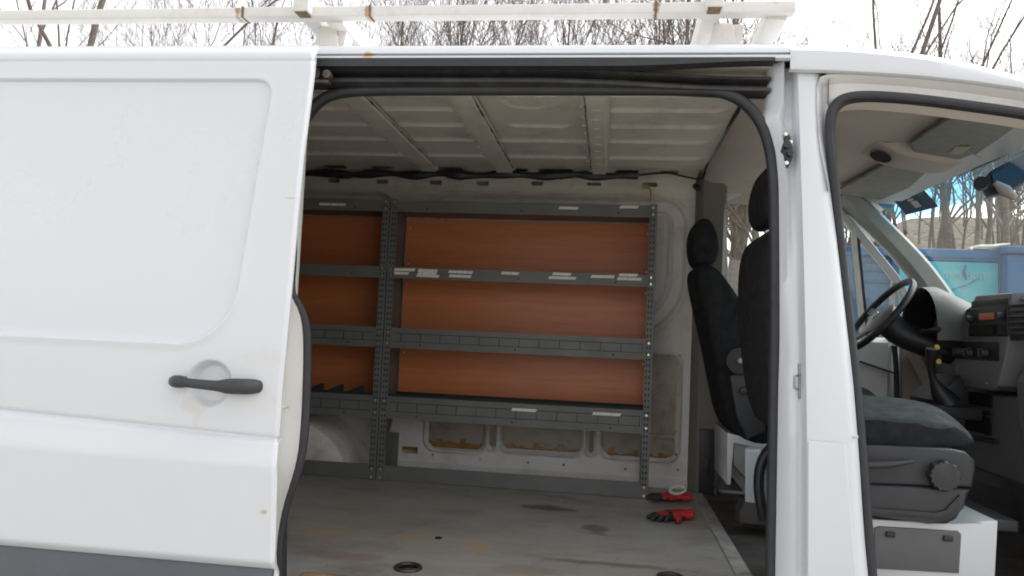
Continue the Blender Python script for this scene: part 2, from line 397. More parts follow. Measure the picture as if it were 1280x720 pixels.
# --- far wall of the load bay: pressed sheet with lips, openings and holes
ZT = 2.235
prof = smoothp([(4.0, ZT - 0.03), (4.0, ZT + 0.01), (3.965, ZT + 0.052), (3.90, 2.305), (3.83, 2.305)], 1)
plen = [0]
prof = [Vector((p[0], p[1], 0)) for p in [(q.x, q.y) for q in prof]]
for a, b in zip(prof, prof[1:]): plen.append(plen[-1] + (b - a).length)
def wallpt(s):   # s is z up to ZT-0.03, then runs along the cant rail profile
    if s <= ZT - 0.03: return 4.0, s
    t = s - (ZT - 0.03)
    for i in range(len(plen) - 1):
        if t <= plen[i+1] or i == len(plen) - 2:
            f = min(1, (t - plen[i]) / (plen[i+1] - plen[i])); p = prof[i].lerp(prof[i+1], f); return p.x, p.y
SMAX = ZT - 0.03 + plen[-1]; SL = SMAX - 0.085
opens = [(-0.935, -0.625, 0.825, 1.33, 0.05), (-0.535, -0.115, 0.84, 1.33, 0.05), (-0.015, 0.365, 0.845, 1.37, 0.05),
         (-0.602, -0.567, 0.845, 1.33, 0.017), (-0.085, -0.050, 0.85, 1.33, 0.017),
         (-2.20, -1.95, 0.9, 1.33, 0.05), (-1.75, -1.35, 1.15, 1.33, 0.05)]
smallrect = (-1.067, -0.985, 0.786, 0.822)
def slotc(px, py): p = P(px, py, 4.0); return p.x, p.z
slots = [(slotc(px, py), w) for px, py, w in ((418, 226, .032), (478, 227, .034), (545, 228, .034), (604, 229, .034), (672, 229, .034), (743, 230, .036), (812, 231, .040))]
uslots = []
for a, b in ((406, 434), (465, 490), (545, 578), (636, 660), (673, 716), (770, 790), (826, 848)):
    uslots.append((P(a, 208, 3.90).x, P(b, 208, 3.90).x))
dots = [slotc(*q) for q in ((537, 550), (541, 569), (600, 574), (660, 578), (704, 581), (782, 586), (845, 568), (847, 588), (844, 540), (848, 493), (850, 445), (870, 226))]
def odist(x, z):
    d = 9
    for o in opens:
        d = min(d, sdrr(x, z, *o))
    # notch cuts at the corners
    if x < -0.8: d = max(d, -( (x + 0.945) * 0.55 - (0.985 - z) * -0.0 - 0.0) if False else d)
    return d
def wh(x, s):
    if s > ZT + 0.35: return False
    if odist(x, s) < -0.004: return True
    if smallrect[0] < x < smallrect[1] and smallrect[2] < s < smallrect[3]: return True
    for (cx, cz), w in slots:
        if sdrr(x, s, cx - w, cx + w, cz - 0.011, cz + 0.011, 0.010) < 0: return True
    for a, b in uslots:
        if sdrr(x, s, a, b, SL + 0.0, SL + 0.05, 0.012) < 0: return True
    for (cx, cz) in dots:
        if abs(x - cx) < 0.0055 and abs(s - cz) < 0.0055: return True
    return False
def wf(x, s):
    y, z = wallpt(s)
    d = odist(x, s)
    y -= 0.016 * math.exp(-((d - 0.012) / 0.0075) ** 2)
    y += 0.010 * (1 - sst(-0.004, 0.004, d))
    if s > 1.40:
        r = 0.13 if s > 1.85 else 0.33
        for dd in (sdrr(x, s, -1.0, 0.385, 1.45, 2.185, r), sdrr(x, s, -2.6, -1.18, 1.45, 2.185, 0.10)):
            y += 0.022 * (1 - sst(-0.016, 0.0, dd)) - 0.008 * math.exp(-((dd - 0.010) / 0.008) ** 2)
            y -= 0.022 * (1 - sst(-0.078, -0.062, dd)) - 0.010 * math.exp(-((dd + 0.10) / 0.008) ** 2)
    if s < 0.80: y -= 0.0
    return Vector((x, y, z))
bm = B()
us = frange(-3.4, -1.75, 0.1) + frange(-1.72, 0.425, 0.006)
vs = frange(0.745, SMAX, 0.006)
grid(bm, us, vs, wf, wh)
box(bm, (-3.4, 3.985, 0.70), (0.425, 4.0, 0.745))
for f_ in bm.faces:
    if f_.calc_center_median().z > 2.19: f_.material_index = 1
wl = sub('load_bay_wall', bm, [M_wall, M_int])
bm = B(); box(bm, (-3.4, 4.052, 0.70), (0.43, 4.07, 2.33)); box(bm, (-1.3, 4.03, 0.945), (0.43, 4.052, 0.965)); box(bm, (-3.4, 3.82, 2.319), (0.44, 4.07, 2.324))
link('cavity_skin', bm, M_cav, wl)
bm = B()
for i in range(60):
    x = -1.15 + i * 0.026; z = 0.852 + 0.006 * math.sin(i * 1.7) - 0.0 + (0.02 if i % 5 == 0 else 0)
    box(bm, (x, 4.035, 0.80), (x + 0.026, 4.051, z))
link('cavity_wax', bm, M_wax, wl)

# wheel arch inside
bm = B(); rows = []
cxw, rw = -1.62, 0.375
for k, (yy, rr) in enumerate(((3.995, rw + 0.03), (3.97, rw + 0.01), (3.95, rw), (3.80, rw - 0.005), (3.77, rw - 0.02), (3.755, rw - 0.05), (3.75, rw - 0.10), (3.748, 0.02))):
    rows.append([(cxw + rr * math.cos(a), yy, 0.60 + rr * math.sin(a)) for a in [math.pi * i / 40 for i in range(41)]])
loft(bm, rows); sub('wheel_arch', bm, M_wall)

# --- roof lining: bare steel roof with beads
bead_y = [F(800, v, 2.30).y for v in (123, 143, 163, 181, 200)]
vent_c = F(660, 132, 2.30)
ribs = [(F(432, 122, 2.27).x, 0.085), (F(568, 120, 2.27).x, 0.085), (F(743, 118, 2.27).x, 0.070), (-2.0, 0.085), (-2.7, 0.085)]
def cf(x, y):
    z = 2.305 + 0.012 * (1 - ((y - 3.0) / 0.9) ** 2)
    for i, by in enumerate(bead_y):
        near = min(abs(x - r[0]) for r in ribs)
        f = sst(0.040, 0.052, near) * sst(0.42, 0.36, x) if x > -9 else 1
        if ribs[1][0] < x < ribs[2][0] and i < 3:
            f *= sst(0.10, 0.15, abs(x - ribs[1][0])) * sst(0.03, 0.10, ribs[2][0] - x - 0.05)
            if i == 1: continue
        z -= 0.013 * f * math.exp(-((y - by) / 0.017) ** 2)
        z -= 0.004 * f * sst(0.02, 0.05, abs(y - by)) * 0
    r = math.hypot(x - vent_c.x, y - vent_c.y)
    z += 0.006 * math.exp(-((r - 0.085) / 0.010) ** 2) * (1 if y > vent_c.y + 0.0 else 0.3)
    z -= 0.12 * sst(2.36, 2.16, y)
    return Vector((x, y, z))
bm = B(); grid(bm, frange(-3.4, -1.7, 0.08) + frange(-1.68, 0.455, 0.012), frange(2.16, 3.84, 0.008), cf); sub('roof_lining', bm, M_int)
for i, (rx, w) in enumerate(ribs):
    bm = B(); h = w / 2; prow = []
    ysn = frange(2.34, 3.86, 0.02)
    for y in ysn:
        zz = 2.302 if y < 3.8 else 2.302 - (y - 3.8) * 0.15
        prow.append([(rx - h - 0.020, y, zz - 0.002), (rx - h - 0.001, y, zz - 0.003), (rx - h + 0.002, y, zz - 0.014), (rx + h - 0.002, y, zz - 0.014), (rx + h + 0.001, y, zz - 0.003), (rx + h + 0.016, y, zz - 0.002)])
    loft(bm, prow)
    n0 = len(bm.faces)
    for k in range(12):
        y = 2.28 + k * 0.125
        disc(bm, (rx - h - 0.018, y, 2.2995), 0.008, (0, 0, -1), 0.003, seg=10)
        if i == 2: box(bm, (rx - 0.014, y, 2.285), (rx + 0.014, y + 0.008, 2.2875))
    setmi(bm, n0, 1); rib = sub('roof_rib', bm, [M_int, M_wall])
    bm = B()     # dark bonding gap along one side of the bow
    pts = [(rx + h + 0.006 + 0.002 * random.uniform(-1, 1), y, 2.297) for y in frange(2.2, 3.82, 0.03)]
    if i == 2: pts = [(rx - h - 0.004 - 0.003 * random.random(), y, 2.296) for y in frange(2.2, 3.82, 0.03)]
    tube(bm, pts, [0.0010 + 0.0035 * (random.random() ** 4) for _ in pts], seg=5)
    link('sealant_line', bm, M_seal, rib)

# --- wiring harness along the far cant rail
bm = B(); pts = []; rd = []
for i in range(0, 105):
    px = 340 + i * 4.4
    if px > 800: break
    py = 217 + (px - 380) * 0.006 + 1.2 * math.sin(i * 0.35)
    pts.append(P(px, py, 3.885)); rd.append(0.020 + 0.005 * math.sin(i * 0.5) + (0.006 if int(px) % 140 < 18 else 0))
tube(bm, [P(-300, 214, 3.885)] + pts, [0.02] + rd, seg=8)
hn = sub('wiring_harness', bm, M_blk)
bm = B(); tube(bm, smoothp([P(798, 219, 3.885), P(815, 217, 3.87), P(838, 216, 3.86), P(852, 220, 3.87), P(872, 224, 3.88), P(880, 222, 3.87), P(882, 208, 3.80), P(905, 165, 3.2), P(925, 133, 2.8)], 2), 0.0055, seg=6)
link('cable', bm, M_blk, hn)
bm = B(); tube(bm, smoothp([P(811, 233, 3.97), P(814, 240, 3.95), P(813, 252, 3.93)], 1), 0.004, seg=6); box(bm, P(803, 236, 3.97), P(812, 231, 3.95))
link('cable_clip', bm, mat('tan_connector', (0.45, 0.30, 0.12), 0.5), hn)

# --- header between load bay and cab
bm = B()
rows = []
for t in range(13):
    y = 2.13 + t * (3.86 - 2.13) / 12
    dz_ = -0.10 if t == 0 else 0
    rows.append([(x_, y_, z_ + dz_) for x_, y_, z_ in [(0.45, y, 2.30), (0.462, y, 2.283), (0.50, y, 2.265), (0.60, y, 2.262), (0.80, y, 2.255), (1.0, y, 2.242), (1.15, y, 2.225), (1.26 + 0.14 * (1 - ((y - 3.01) / 0.89) ** 2), y, 2.192)]])
# round the headliner down at the sides
rows.append([(x, 3.93, z - 0.02) for x, _, z in rows[-1]]); rows.append([(x, 3.965, z - 0.06) for x, _, z in rows[-2]])
rows.append([(x, 3.975, z - 0.10) for x, _, z in rows[-3]])
loft(bm, rows); sub('headliner', bm, M_head)

# --- far B pillar and cab side
bm = B()
loft(bm, [[(0.425, 3.998, z), (0.43, 3.93, z), (0.455, 3.905, z), (0.50, 3.90, z), (0.555 + 0.0 * z, 3.90, z), (0.572, 3.93, z), (0.575, 3.99, z)] for z in (0.70, 1.0, 1.4, 1.8, 2.18, 2.31)])
bp_ = sub('pillar_trim', bm, M_bpil)
bm = B(); box(bm, (0.47, 3.888, 0.70), (0.545, 3.90, 1.02), 0.004); box(bm, (0.49, 3.88, 0.80), (0.52, 3.89, 0.88), 0.004)
link('belt_reel_cover', bm, M_trim, bp_)
bm = B(); tube(bm, smoothp([P(869, 232, 3.9), P(873, 236, 3.88)], 1), 0.016, seg=10)
link('belt_anchor', bm, M_trim, bp_)

# driver door, far side, seen from inside, closed
dd = bpy.data.objects.new('driver_door', None)
bm = B()
loft(bm, [[(x, y0, z) for x, y0 in ((0.58, 3.95), (1.37, 3.95), (1.395, 3.965))] for z in (0.74, 1.0, 1.10)] )
loft(bm, [[(x, y0, z) for x, y0 in ((0.58, 3.95), (1.37, 3.95), (1.395, 3.965))] for z in (1.10, 1.105)] )
loft(bm, [[(x, 3.935 + dy, z + (0.0 if x < 1.2 else 0.0)) for x, dy in ((0.58, 0), (1.36, 0), (1.39, .03))] for z in (1.105, 1.30, 1.46, 1.485)])
loft(bm, [[(0.58, 3.935, 1.485), (1.36, 3.935, 1.485)], [(0.58, 3.99, 1.51), (1.38, 3.99, 1.51)]])
drv = sub('driver_door', bm, M_trim2)
bm = B()
obox(bm, P(1075, 452, 3.93), P(1122, 468, 3.93), 0.02, 0.008); tube(bm, [P(1084, 497, 3.9), P(1060, 500, 3.88), P(1020, 500, 3.88)], 0.018)
link('armrest_pull', bm, M_trim, drv)
bm = B()
tube(bm, smoothp([P(1118, 432, 3.955), P(1121, 470, 3.955), P(1121, 520, 3.955)], 1), 0.013, seg=8)
link('door_seal', bm, M_rub, drv)
bm = B(); loft(bm, [[P(1124, y, 3.965), P(1133, y, 3.97)] for y in (425, 470, 520, 600)]); link('door_edge', bm, M_white, drv)
def ribbon(bm, pts, w, y0, th=0.03):
    """flat frame bar in the xz plane following pts, width w list"""
    n = len(pts); ws = w if isinstance(w, (list, tuple)) else [w] * n
    L1, L2 = [], []
    for i, p in enumerate(pts):
        t = pts[min(i+1, n-1)] - pts[max(i-1, 0)]; t.y = 0; t.normalize(); nn = Vector((-t.z, 0, t.x))
        L1.append(p + nn * ws[i] / 2); L2.append(p - nn * ws[i] / 2)
    rows = []
    for a, b in zip(L1, L2):
        rows.append([(a.x, y0 + th, a.z), (a.x, y0 + 0.004, a.z), (a.x + (b.x - a.x) * .1, y0, a.z + (b.z - a.z) * .1), (a.x + (b.x - a.x) * .9, y0, a.z + (b.z - a.z) * .9), (b.x, y0 + 0.004, b.z), (b.x, y0 + th, b.z)])
    loft(bm, rows, closed=True)
fr = smoothp([P(900, 250, 3.96), P(925, 238, 3.96), P(960, 236, 3.96), P(1035, 252, 3.96), P(1060, 276, 3.96), P(1080, 299, 3.96), P(1103, 327, 3.96), P(1122, 350, 3.96), P(1133, 372, 3.96), P(1137, 405, 3.96), P(1137, 440, 3.96)], 2)
bm = B(); ribbon(bm, fr, 0.038, 3.955); link('window_frame', bm, M_white, drv)
bm = B()
q = [P(1068, 284, 3.95), P(1071, 320, 3.95), P(1075, 360, 3.95), P(1079, 400, 3.95), P(1081, 430, 3.95)]
ribbon(bm, q, 0.020, 3.953); link('window_divider', bm, M_jamb, drv)
bm = B(); q = [p + Vector((0.018, 0.004, 0)) for p in q]; ribbon(bm, q, 0.015, 3.958, 0.02)
q = [P(1119, 352, 3.96), P(1117, 372, 3.96), P(1116, 430, 3.96)]
link('divider_rubber', bm, M_rub, drv)
bm = B(); ribbon(bm, q, 0.022, 3.97, 0.02); link('quarter_frame', bm, M_jamb, drv)
bm = B(); prism(bm, [P(903, 250, 3.975), P(930, 236, 3.975), P(1040, 250, 3.975), P(1125, 350, 3.975), P(1130, 432, 3.975), P(903, 432, 3.975)], (0, 0.004, 0))
link('window_glass', bm, M_glass, drv)
bm = B()   # slim edge of the window opening beside the pillar
obox(bm, P(906, 262, 3.955), P(911, 432, 3.955), 0.012, 0.01, up=Vector((1, 0, 0)))
link('window_channel', bm, M_jamb, drv)
# door opening surround in tan and the A pillar trim
bm = B()
sp = smoothp([P(1045, 236, 3.94), P(1073, 266, 3.94), P(1097, 291, 3.94), P(1122, 318, 3.94), P(1142, 345, 3.94), P(1151, 372, 3.94), P(1153, 440, 3.94)], 2)
ribbon(bm, sp, 0.030, 3.93, 0.04); sub('door_surround', bm, M_kick)
bm = B()
ap = [P(1058, 240, 3.86), P(1088, 266, 3.86), P(1120, 298, 3.86), P(1150, 330, 3.86), P(1175, 364, 3.86), P(1196, 398, 3.86), P(1215, 425, 3.86)]
ap = smoothp(ap, 2); rows = []
wds = [0.075 + 0.05 * i / (len(ap) - 1) for i in range(len(ap))]
for i, p in enumerate(ap):
    t = ap[min(i+1, len(ap)-1)] - ap[max(i-1, 0)]; t.normalize(); nn = Vector((-t.z, 0, t.x)) * wds[i] / 2
    rows.append([(p - nn) + Vector((0, .10, 0)), (p - nn) + Vector((0, .03, 0)), p - nn * .6 , p + nn * .6 + Vector((0, -.005, 0)), p + nn + Vector((0.0, .02, 0)), p + nn + Vector((0.0, .09, 0))])
loft(bm, rows, closed=True); sub('windscreen_pillar_trim', bm, M_apil)

# kick panel under the dash, far side
bm = B()
prism(bm, [P(1128, 425, 3.93), P(1180, 405, 3.93), P(1240, 440, 3.93), P(1240, 620, 3.93), P(1128, 600, 3.93)], (0, 0.03, 0)); 
obox(bm, P(1140, 440, 3.9), P(1172, 500, 3.85), 0.03, 0.05); sub('kick_panel', bm, M_kick)

# windscreen
def wtop(t): y = 2.12 + 1.78 * t; c = 1 - (2 * t - 1) ** 2; return Vector((1.27 + 0.14 * c, y, 2.185 + 0.01 * c))
def wbot(t): y = 2.08 + 1.86 * t; c = 1 - (2 * t - 1) ** 2; return Vector((1.82 + 0.20 * c, y, 1.53))
bm = B()
loft(bm, [[wtop(t / 20).lerp(wbot(t / 20), s / 8) + Vector((0.02, 0, 0.03)) * math.sin(math.pi * s / 8) for t in range(21)] for s in range(9)])
ws = sub('windscreen', bm, M_wind)
bm = B(); tube(bm, [wtop(t / 20) + Vector((0.01, 0, 0.0)) for t in range(21)], 0.014, seg=6); link('windscreen_rubber', bm, M_rub, ws)
bm = B()   # sticker in the corner of the screen with white print
pa = [G(1090, 256, 1.385), G(1112, 250, 1.385)]
w0 = wtop(0.96)
e1 = (wtop(0.90) - wtop(0.98)); e2 = (wbot(0.94) - wtop(0.94)).normalized()
s0 = wtop(0.925) + e2 * 0.012 - Vector((0.012, 0, 0.004)); qd = [s0, s0 + e1 * 1.5, s0 + e1 * 1.5 + e2 * 0.11, s0 + e2 * 0.11]
bm.faces.new([bm.verts.new(v) for v in qd]); link('blue_sticker', bm, mat('blue_vinyl', (0.01, 0.07, 0.16), 0.4), ws, smooth=False)
bm = B(); a0 = s0 + e1 * .55 + e2 * 0.02 - Vector((0.004, 0, 0.002))
for k, (u0, ln, hh) in enumerate(((0, .45, .012), (.05, .45, .012), (0.1, .5, .035))):
    b0 = a0 + e2 * (0.0, 0.016, 0.032)[k] + e1 * u0
    bm.faces.new([bm.verts.new(v) for v in (b0, b0 + e1 * ln * .6, b0 + e1 * ln * .6 + e2 * hh, b0 + e2 * hh)])
link('sticker_print', bm, mat('sticker_white', (0.7, 0.72, 0.74), 0.5), ws, smooth=False)

# dashboard body: profile swept across the cab
bm = B(); rows = []
for i in range(25):
    y = 2.125 + 1.795 * i / 24
    rows.append([(1.95, y, 1.49), (1.80, y, 1.53), (1.65, y, 1.56), (1.56, y, 1.555), (1.53, y, 1.53), (1.535, y, 1.42), (1.56, y, 1.30), (1.62, y, 1.18), (1.66, y, 1.0), (1.62, y, 0.9), (1.70, y, 0.72)])
vr = loft(bm, rows)
for r_ in (vr[0], vr[-1]): bm.faces.new(r_)
loft(bm, [[(1.95, 2.125, 1.49), (1.70, 2.125, 0.72)], [(1.95, 3.92, 1.49), (1.70, 3.92, 0.72)]])
dash = sub('dashboard', bm, M_dash)
bm = B()   # centre console tower
def cs(px, py, X=1.45): return G(px, py, X)
oc_ = [cs(*q, X=1.438) for q in ((1219, 369), (1264, 366), (1263, 400), (1257, 440), (1248, 482), (1240, 488), (1200, 483), (1193, 476), (1193, 440), (1203, 403))]
prism(bm, oc_, (0.16, 0, 0), 0.010)
M_cons = mat('console_plastic', (0.20, 0.20, 0.208), 0.4, var=0.06, scale=10, bump=0.06, bump_scale=300)
cons = link('centre_console', bm, M_cons, dash)
bm = B()
loft(bm, [[(1.70, y, 1.60 + 0.004), (1.56, y, 1.664 + d), (1.485, y, 1.664 + d), (1.465, y, 1.650 + d)] for y, d in ((2.5, 0), (2.8, .004), (3.1, .002), (3.3, -.004), (3.38, -.03))])
link('console_top', bm, M_dashtop, dash)
def face_box(bm, p0, p1, X, d=0.012, bev=0.003):
    a = cs(*p0, X=X); b = cs(*p1, X=X)
    box(bm, (X - d, min(a.y, b.y), min(a.z, b.z)), (X, max(a.y, b.y), max(a.z, b.z)), bev)
bm = B(); face_box(bm, (1214, 386), (1262, 420), 1.437, 0.010, 0.004); link('radio', bm, M_blk, dash)
bm = B(); face_box(bm, (1225, 392), (1243, 399), 1.425, 0.004, 0.001); link('radio_display', bm, mat('amber_display', (0.16, 0.06, 0.035), 0.4, emit=((0.5, 0.15, 0.06), 0.06)), dash)
for q in ((1214, 399), (1252, 395)):
    bm = B(); c = cs(*q, X=1.42); disc(bm, c, 0.014, (-1, 0, 0), 0.016, seg=16, r2=0.012); link('radio_knob', bm, M_trim, dash)
bm = B(); face_box(bm, (1212, 407), (1243, 419), 1.424, 0.004, 0.001); link('storage_slot', bm, M_dark, dash)
bm = B(); face_box(bm, (1216, 377), (1262, 382), 1.442, 0.006, 0.002); face_box(bm, (1216, 383.5), (1262, 386), 1.438, 0.006, 0.001); link('centre_vent', bm, M_blk, dash)
bm = B(); face_box(bm, (1196, 427), (1252, 452), 1.444, 0.010, 0.004); link('heater_panel', bm, M_blk, dash)
for q in ((1200, 440), (1213, 441), (1232, 441)):
    bm = B(); c = cs(*q, X=1.432); disc(bm, c, 0.022, (-1, 0, 0), 0.022, seg=18, r2=0.017)
    box(bm, (c.x - 0.030, c.y - 0.003, c.z - 0.016), (c.x - 0.018, c.y + 0.003, c.z + 0.016), 0.001)
    link('heater_knob', bm, M_trim, dash)
bm = B(); face_box(bm, (1197, 457), (1240, 476), 1.458, 0.014, 0.004); link('drawer', bm, mat('brown_drawer', (0.07, 0.058, 0.045), 0.4), dash)
bm = B(); face_box(bm, (1196, 474), (1240, 479), 1.452, 0.024, 0.004); link('drawer_lip', bm, M_dash, dash)
bm = B()   # lower console with open pockets
a = cs(1200, 484, 1.5); b = cs(1262, 600, 1.5)
box(bm, (1.50, 2.75, 0.98), (1.62, a.y, 1.30), 0.02); link('lower_console', bm, M_dash, dash)
bm = B(); face_box(bm, (1205, 488), (1241, 510), 1.50, 0.006, 0.002); face_box(bm, (1208, 516), (1240, 545), 1.50, 0.006, 0.002); link('open_pocket', bm, M_dark, dash)
bm = B(); tube(bm, [cs(1207, 512, 1.49), cs(1241, 516, 1.49)], 0.008, seg=8); tube(bm, [cs(1207, 546, 1.49), cs(1246, 552, 1.49)], 0.010, seg=8); link('pocket_lip', bm, M_trim, dash)
bm = B()   # side vent with slats nearer the passenger
p0 = cs(1264, 380, 1.43); p1 = cs(1300, 426, 1.43)
box(bm, (1.425, p1.y, p1.z), (1.44, p0.y, p0.z), 0.004)
for k in range(6):
    z = p1.z + 0.02 + k * (p0.z - p1.z - 0.03) / 5
    box(bm, (1.414, p1.y + 0.006, z), (1.426, p0.y - 0.008, z + 0.007), 0.001)
link('side_vent', bm, M_blk, dash)
bm = B()   # passenger side lower dash, smooth and wide
vr = loft(bm, [[(1.60, y, 1.56), (1.50 + k, y, 1.50), (1.46 + k, y, 1.42), (1.42 + k, y, 1.36), (1.43 + k, y, 1.22), (1.47 + k, y, 1.08), (1.56 + k, y, 1.0), (1.66, y, 1.0)] for y, k in ((2.1, .0), (2.5, .0), (2.80, .005), (2.93, .03), (2.97, .09))], closed=True)
bm.faces.new(vr[0])
link('glovebox', bm, M_cons, dash)
bm = B()
vr = loft(bm, [[(1.66, y, 1.318), (1.455 + k, y, 1.318), (1.44 + k, y, 1.30), (1.45 + k, y, 1.15), (1.49 + k, y, 1.0), (1.58 + k, y, 0.93), (1.68, y, 0.93)] for y, k in ((2.112, -.03), (2.5, -.03), (2.78, -.02), (2.88, .0), (2.93, .06))], closed=True)
bm.faces.new(vr[0])
link('knee_panel', bm, mat('knee_panel_grey', (0.21, 0.205, 0.21), 0.5, var=0.06, scale=6), dash)
bm = B()
prism(bm, [(1.50, 2.15, 1.0), (1.60, 2.15, 0.70), (1.75, 2.15, 0.70), (1.70, 2.15, 1.0)], (0, 0.95, 0), 0.02); link('footwell_panel', bm, mat('footwell_grey', (0.11, 0.10, 0.10), 0.7, var=0.1), dash)
# binnacle
bm = B()
rows = []
for i in range(17):
    a = math.pi * (i / 16)
    yy = 3.53 - 0.20 * math.cos(a); zz = 1.50 + 0.23 * math.sin(a) ** 0.7
    rows.append([(1.36, yy * 1.0, zz - 0.012 * math.sin(a)), (1.345, yy, zz), (1.40, 3.53 - 0.208 * math.cos(a), 1.5 + 0.235 * math.sin(a) ** 0.7), (1.60, yy, 1.50 + 0.14 * math.sin(a)), (1.75, yy, 1.50 + 0.06 * math.sin(a))])
loft(bm, rows); binn = link('instrument_hood', bm, M_dashtop, dash)
bm = B()
rows = []
for i in range(17):
    a = math.pi * (i / 16); rows.append([(1.348, 3.53 - 0.190 * math.cos(a), 1.47 + 0.245 * math.sin(a) ** 0.7), (1.46, 3.53 - 0.17 * math.cos(a), 1.47 + 0.20 * math.sin(a) ** 0.7), (1.46, 3.53, 1.47)])
loft(bm, rows); link('instrument_shroud', bm, M_blk, dash)
bm = B()
for yy, r in ((3.44, 0.052), (3.59, 0.052)):
    bm = B(); disc(bm, (1.458, yy, 1.565), r, (-1, 0, 0.2), 0.006, seg=24); link('gauge_dial', bm, mat('gauge_face', (0.22, 0.16, 0.13), 0.3, var=0.5, scale=60), dash)
# steering column and wheel
wc = P(1099, 394, 3.55); tl = R(38)
wu = Vector((math.sin(tl), 0, math.cos(tl))); wv = Vector((0, 1, 0)); wn = wu.cross(wv)   # plane axes
if wn.x > 0: wn = -wn
wheel = bpy.data.objects.new('steering_wheel', None)
bm = B()
rim = [wc + wu * 0.195 * math.cos(a) + wv * 0.195 * math.sin(a) for a in [2 * math.pi * i / 48 for i in range(49)]]
tube(bm, rim, 0.015, seg=10, cap=False)
sw = sub('steering_wheel', bm, M_blk)
bm = B()
hubr = []
for r, d in ((0.105, -0.012), (0.10, 0.012), (0.085, 0.022), (0.05, 0.03), (0.004, 0.032)):
    hubr.append([wc + wu * (r * 0.78 * math.cos(a) - 0.01) + wv * r * math.sin(a) + wn * (d - 0.02) for a in [2 * math.pi * i / 32 for i in range(32)]])
loft(bm, hubr, closed=True)
for a in (R(80), R(-80), R(150), R(-150)):
    d = wu * math.cos(a) + wv * math.sin(a); obox(bm, wc + d * 0.08 - wn * 0.02, wc + d * 0.19, 0.035, 0.014, up=wn, bev=0.003)
link('wheel_hub', bm, mat('wheel_hub_grey', (0.20, 0.195, 0.205), 0.4, var=0.05), sw)
bm = B()
rg = [wc + wn * 0.014 + wu * (0.018 * math.cos(a) - .01) + wv * 0.018 * math.sin(a) for a in [2 * math.pi * i / 24 for i in range(25)]]
tube(bm, rg, 0.002, seg=6, cap=False)
for a in (R(0), R(120), R(240)): tube(bm, [wc + wn * 0.014 - wu * .01, wc + wn * 0.014 - wu * .01 + wu * 0.018 * math.cos(a) + wv * 0.018 * math.sin(a)], 0.002, seg=6)
link('wheel_emblem', bm, M_bolt, sw)
bm = B(); tube(bm, smoothp([wc - wn * 0.02, wc - wn * 0.12 + Vector((0, 0, -.01)), P(1165, 432, 3.5), P(1190, 440, 3.5)], 1), [0.05, 0.055, 0.06, 0.065, 0.07, 0.07][:6] if False else 0.058, seg=14)
link('steering_column', bm, M_blk, dash)
bm = B(); b0 = P(1150, 415, 3.45); tube(bm, [b0, b0 + Vector((0.02, -0.14, 0.01))], [0.008, 0.011], seg=8); b1 = P(1160, 440, 3.42); tube(bm, [b1, b1 + Vector((0.0, -0.11, -0.02))], [0.008, 0.011], seg=8)
link('stalk', bm, M_blk, dash)
# gear lever on its plinth
bm = B(); g0 = G(1172, 500, 1.36); 
tube(bm, smoothp([P(1185, 505, 3.3), P(1168, 480, 3.3), P(1163, 460, 3.28), P(1166, 436, 3.26)], 1), [0.05, 0.045, 0.03, 0.016, 0.014, 0.016, 0.024, 0.026][:8], seg=12)
gl = link('gear_lever', bm, M_blk, dash)
bm = B(); disc(bm, P(1171, 434, 3.24), 0.010, (0, -1, 0.4), 0.004); link('yellow_tag', bm, mat('yellow_plastic', (0.6, 0.42, 0.03), 0.4), dash); bm = B(); disc(bm, P(1173, 452, 3.24), 0.010, (0, -1, 0.2), 0.004)
link('yellow_tag', bm, mat('yellow_plastic', (0.6, 0.42, 0.03), 0.4), dash)
bm = B(); prism(bm, [P(1165, 500, 3.3), P(1200, 470, 3.3), P(1212, 490, 3.3), P(1212, 520, 3.3), P(1170, 520, 3.3)], (0, 0.25, 0), 0.01)
box(bm, P(1145, 522, 3.2), P(1200, 505, 3.4), 0.008)
link('lever_plinth', bm, M_trim, dash)

# sun visors, overhead console, mirror
def quadprism(name, ps, th, m, parent=van, bev=0.004):
    bm = B(); v = [Vector(p) for p in ps]; nn = (v[1] - v[0]).cross(v[2] - v[0]).normalized()
    if nn.z < 0: nn = -nn
    prism(bm, v, nn * th, bev); return link(name, bm, m, parent)
M_visor = mat('visor_vinyl', (0.27, 0.265, 0.235), 0.6, var=0.04, scale=20)
vis = quadprism('sun_visor', [(1.06, 2.25, 2.198), (1.32, 2.25, 2.150), (1.36, 2.88, 2.158), (1.34, 3.0, 2.163), (1.12, 3.0, 2.20), (1.07, 2.9, 2.203)], 0.018, M_visor, bev=0.006)
bm = B(); c = G(1202, 189, 1.21)
def onvis(px, py):   # point on the underside plane of the visor
    p0 = Vector((1.06, 2.25, 2.196)); nn = (Vector((0.26, 0, -0.053))).cross(Vector((0.06, 0.75, 0.012))).normalized()
    d = ray(px, py); t = (p0 - CAM).dot(nn) / d.dot(nn); return CAM + d * t * 0.992
qv = [onvis(1184, 193), onvis(1203, 193), onvis(1214, 183), onvis(1196, 183)]
bm.faces.new([bm.verts.new(v) for v in qv]); link('warning_label', bm, mat('visor_label', (0.42, 0.40, 0.26), 0.5, var=0.4, scale=90), vis, smooth=False)
vis2 = quadprism('sun_visor', [(1.10, 3.24, 2.205), (1.33, 3.24, 2.172), (1.27, 3.80, 2.165), (1.06, 3.80, 2.195)], 0.018, M_visor, bev=0.006)
bm = B()
prism(bm, [(0.98, 3.0, 2.245), (1.08, 3.0, 2.190), (1.24, 3.0, 2.160), (1.37, 3.0, 2.172), (1.37, 3.0, 2.20), (1.1, 3.0, 2.245)], (0, 0.2, 0), 0.012)
oc = sub('overhead_console', bm, M_head)
bm = B(); a = G(1112, 216, 1.05)
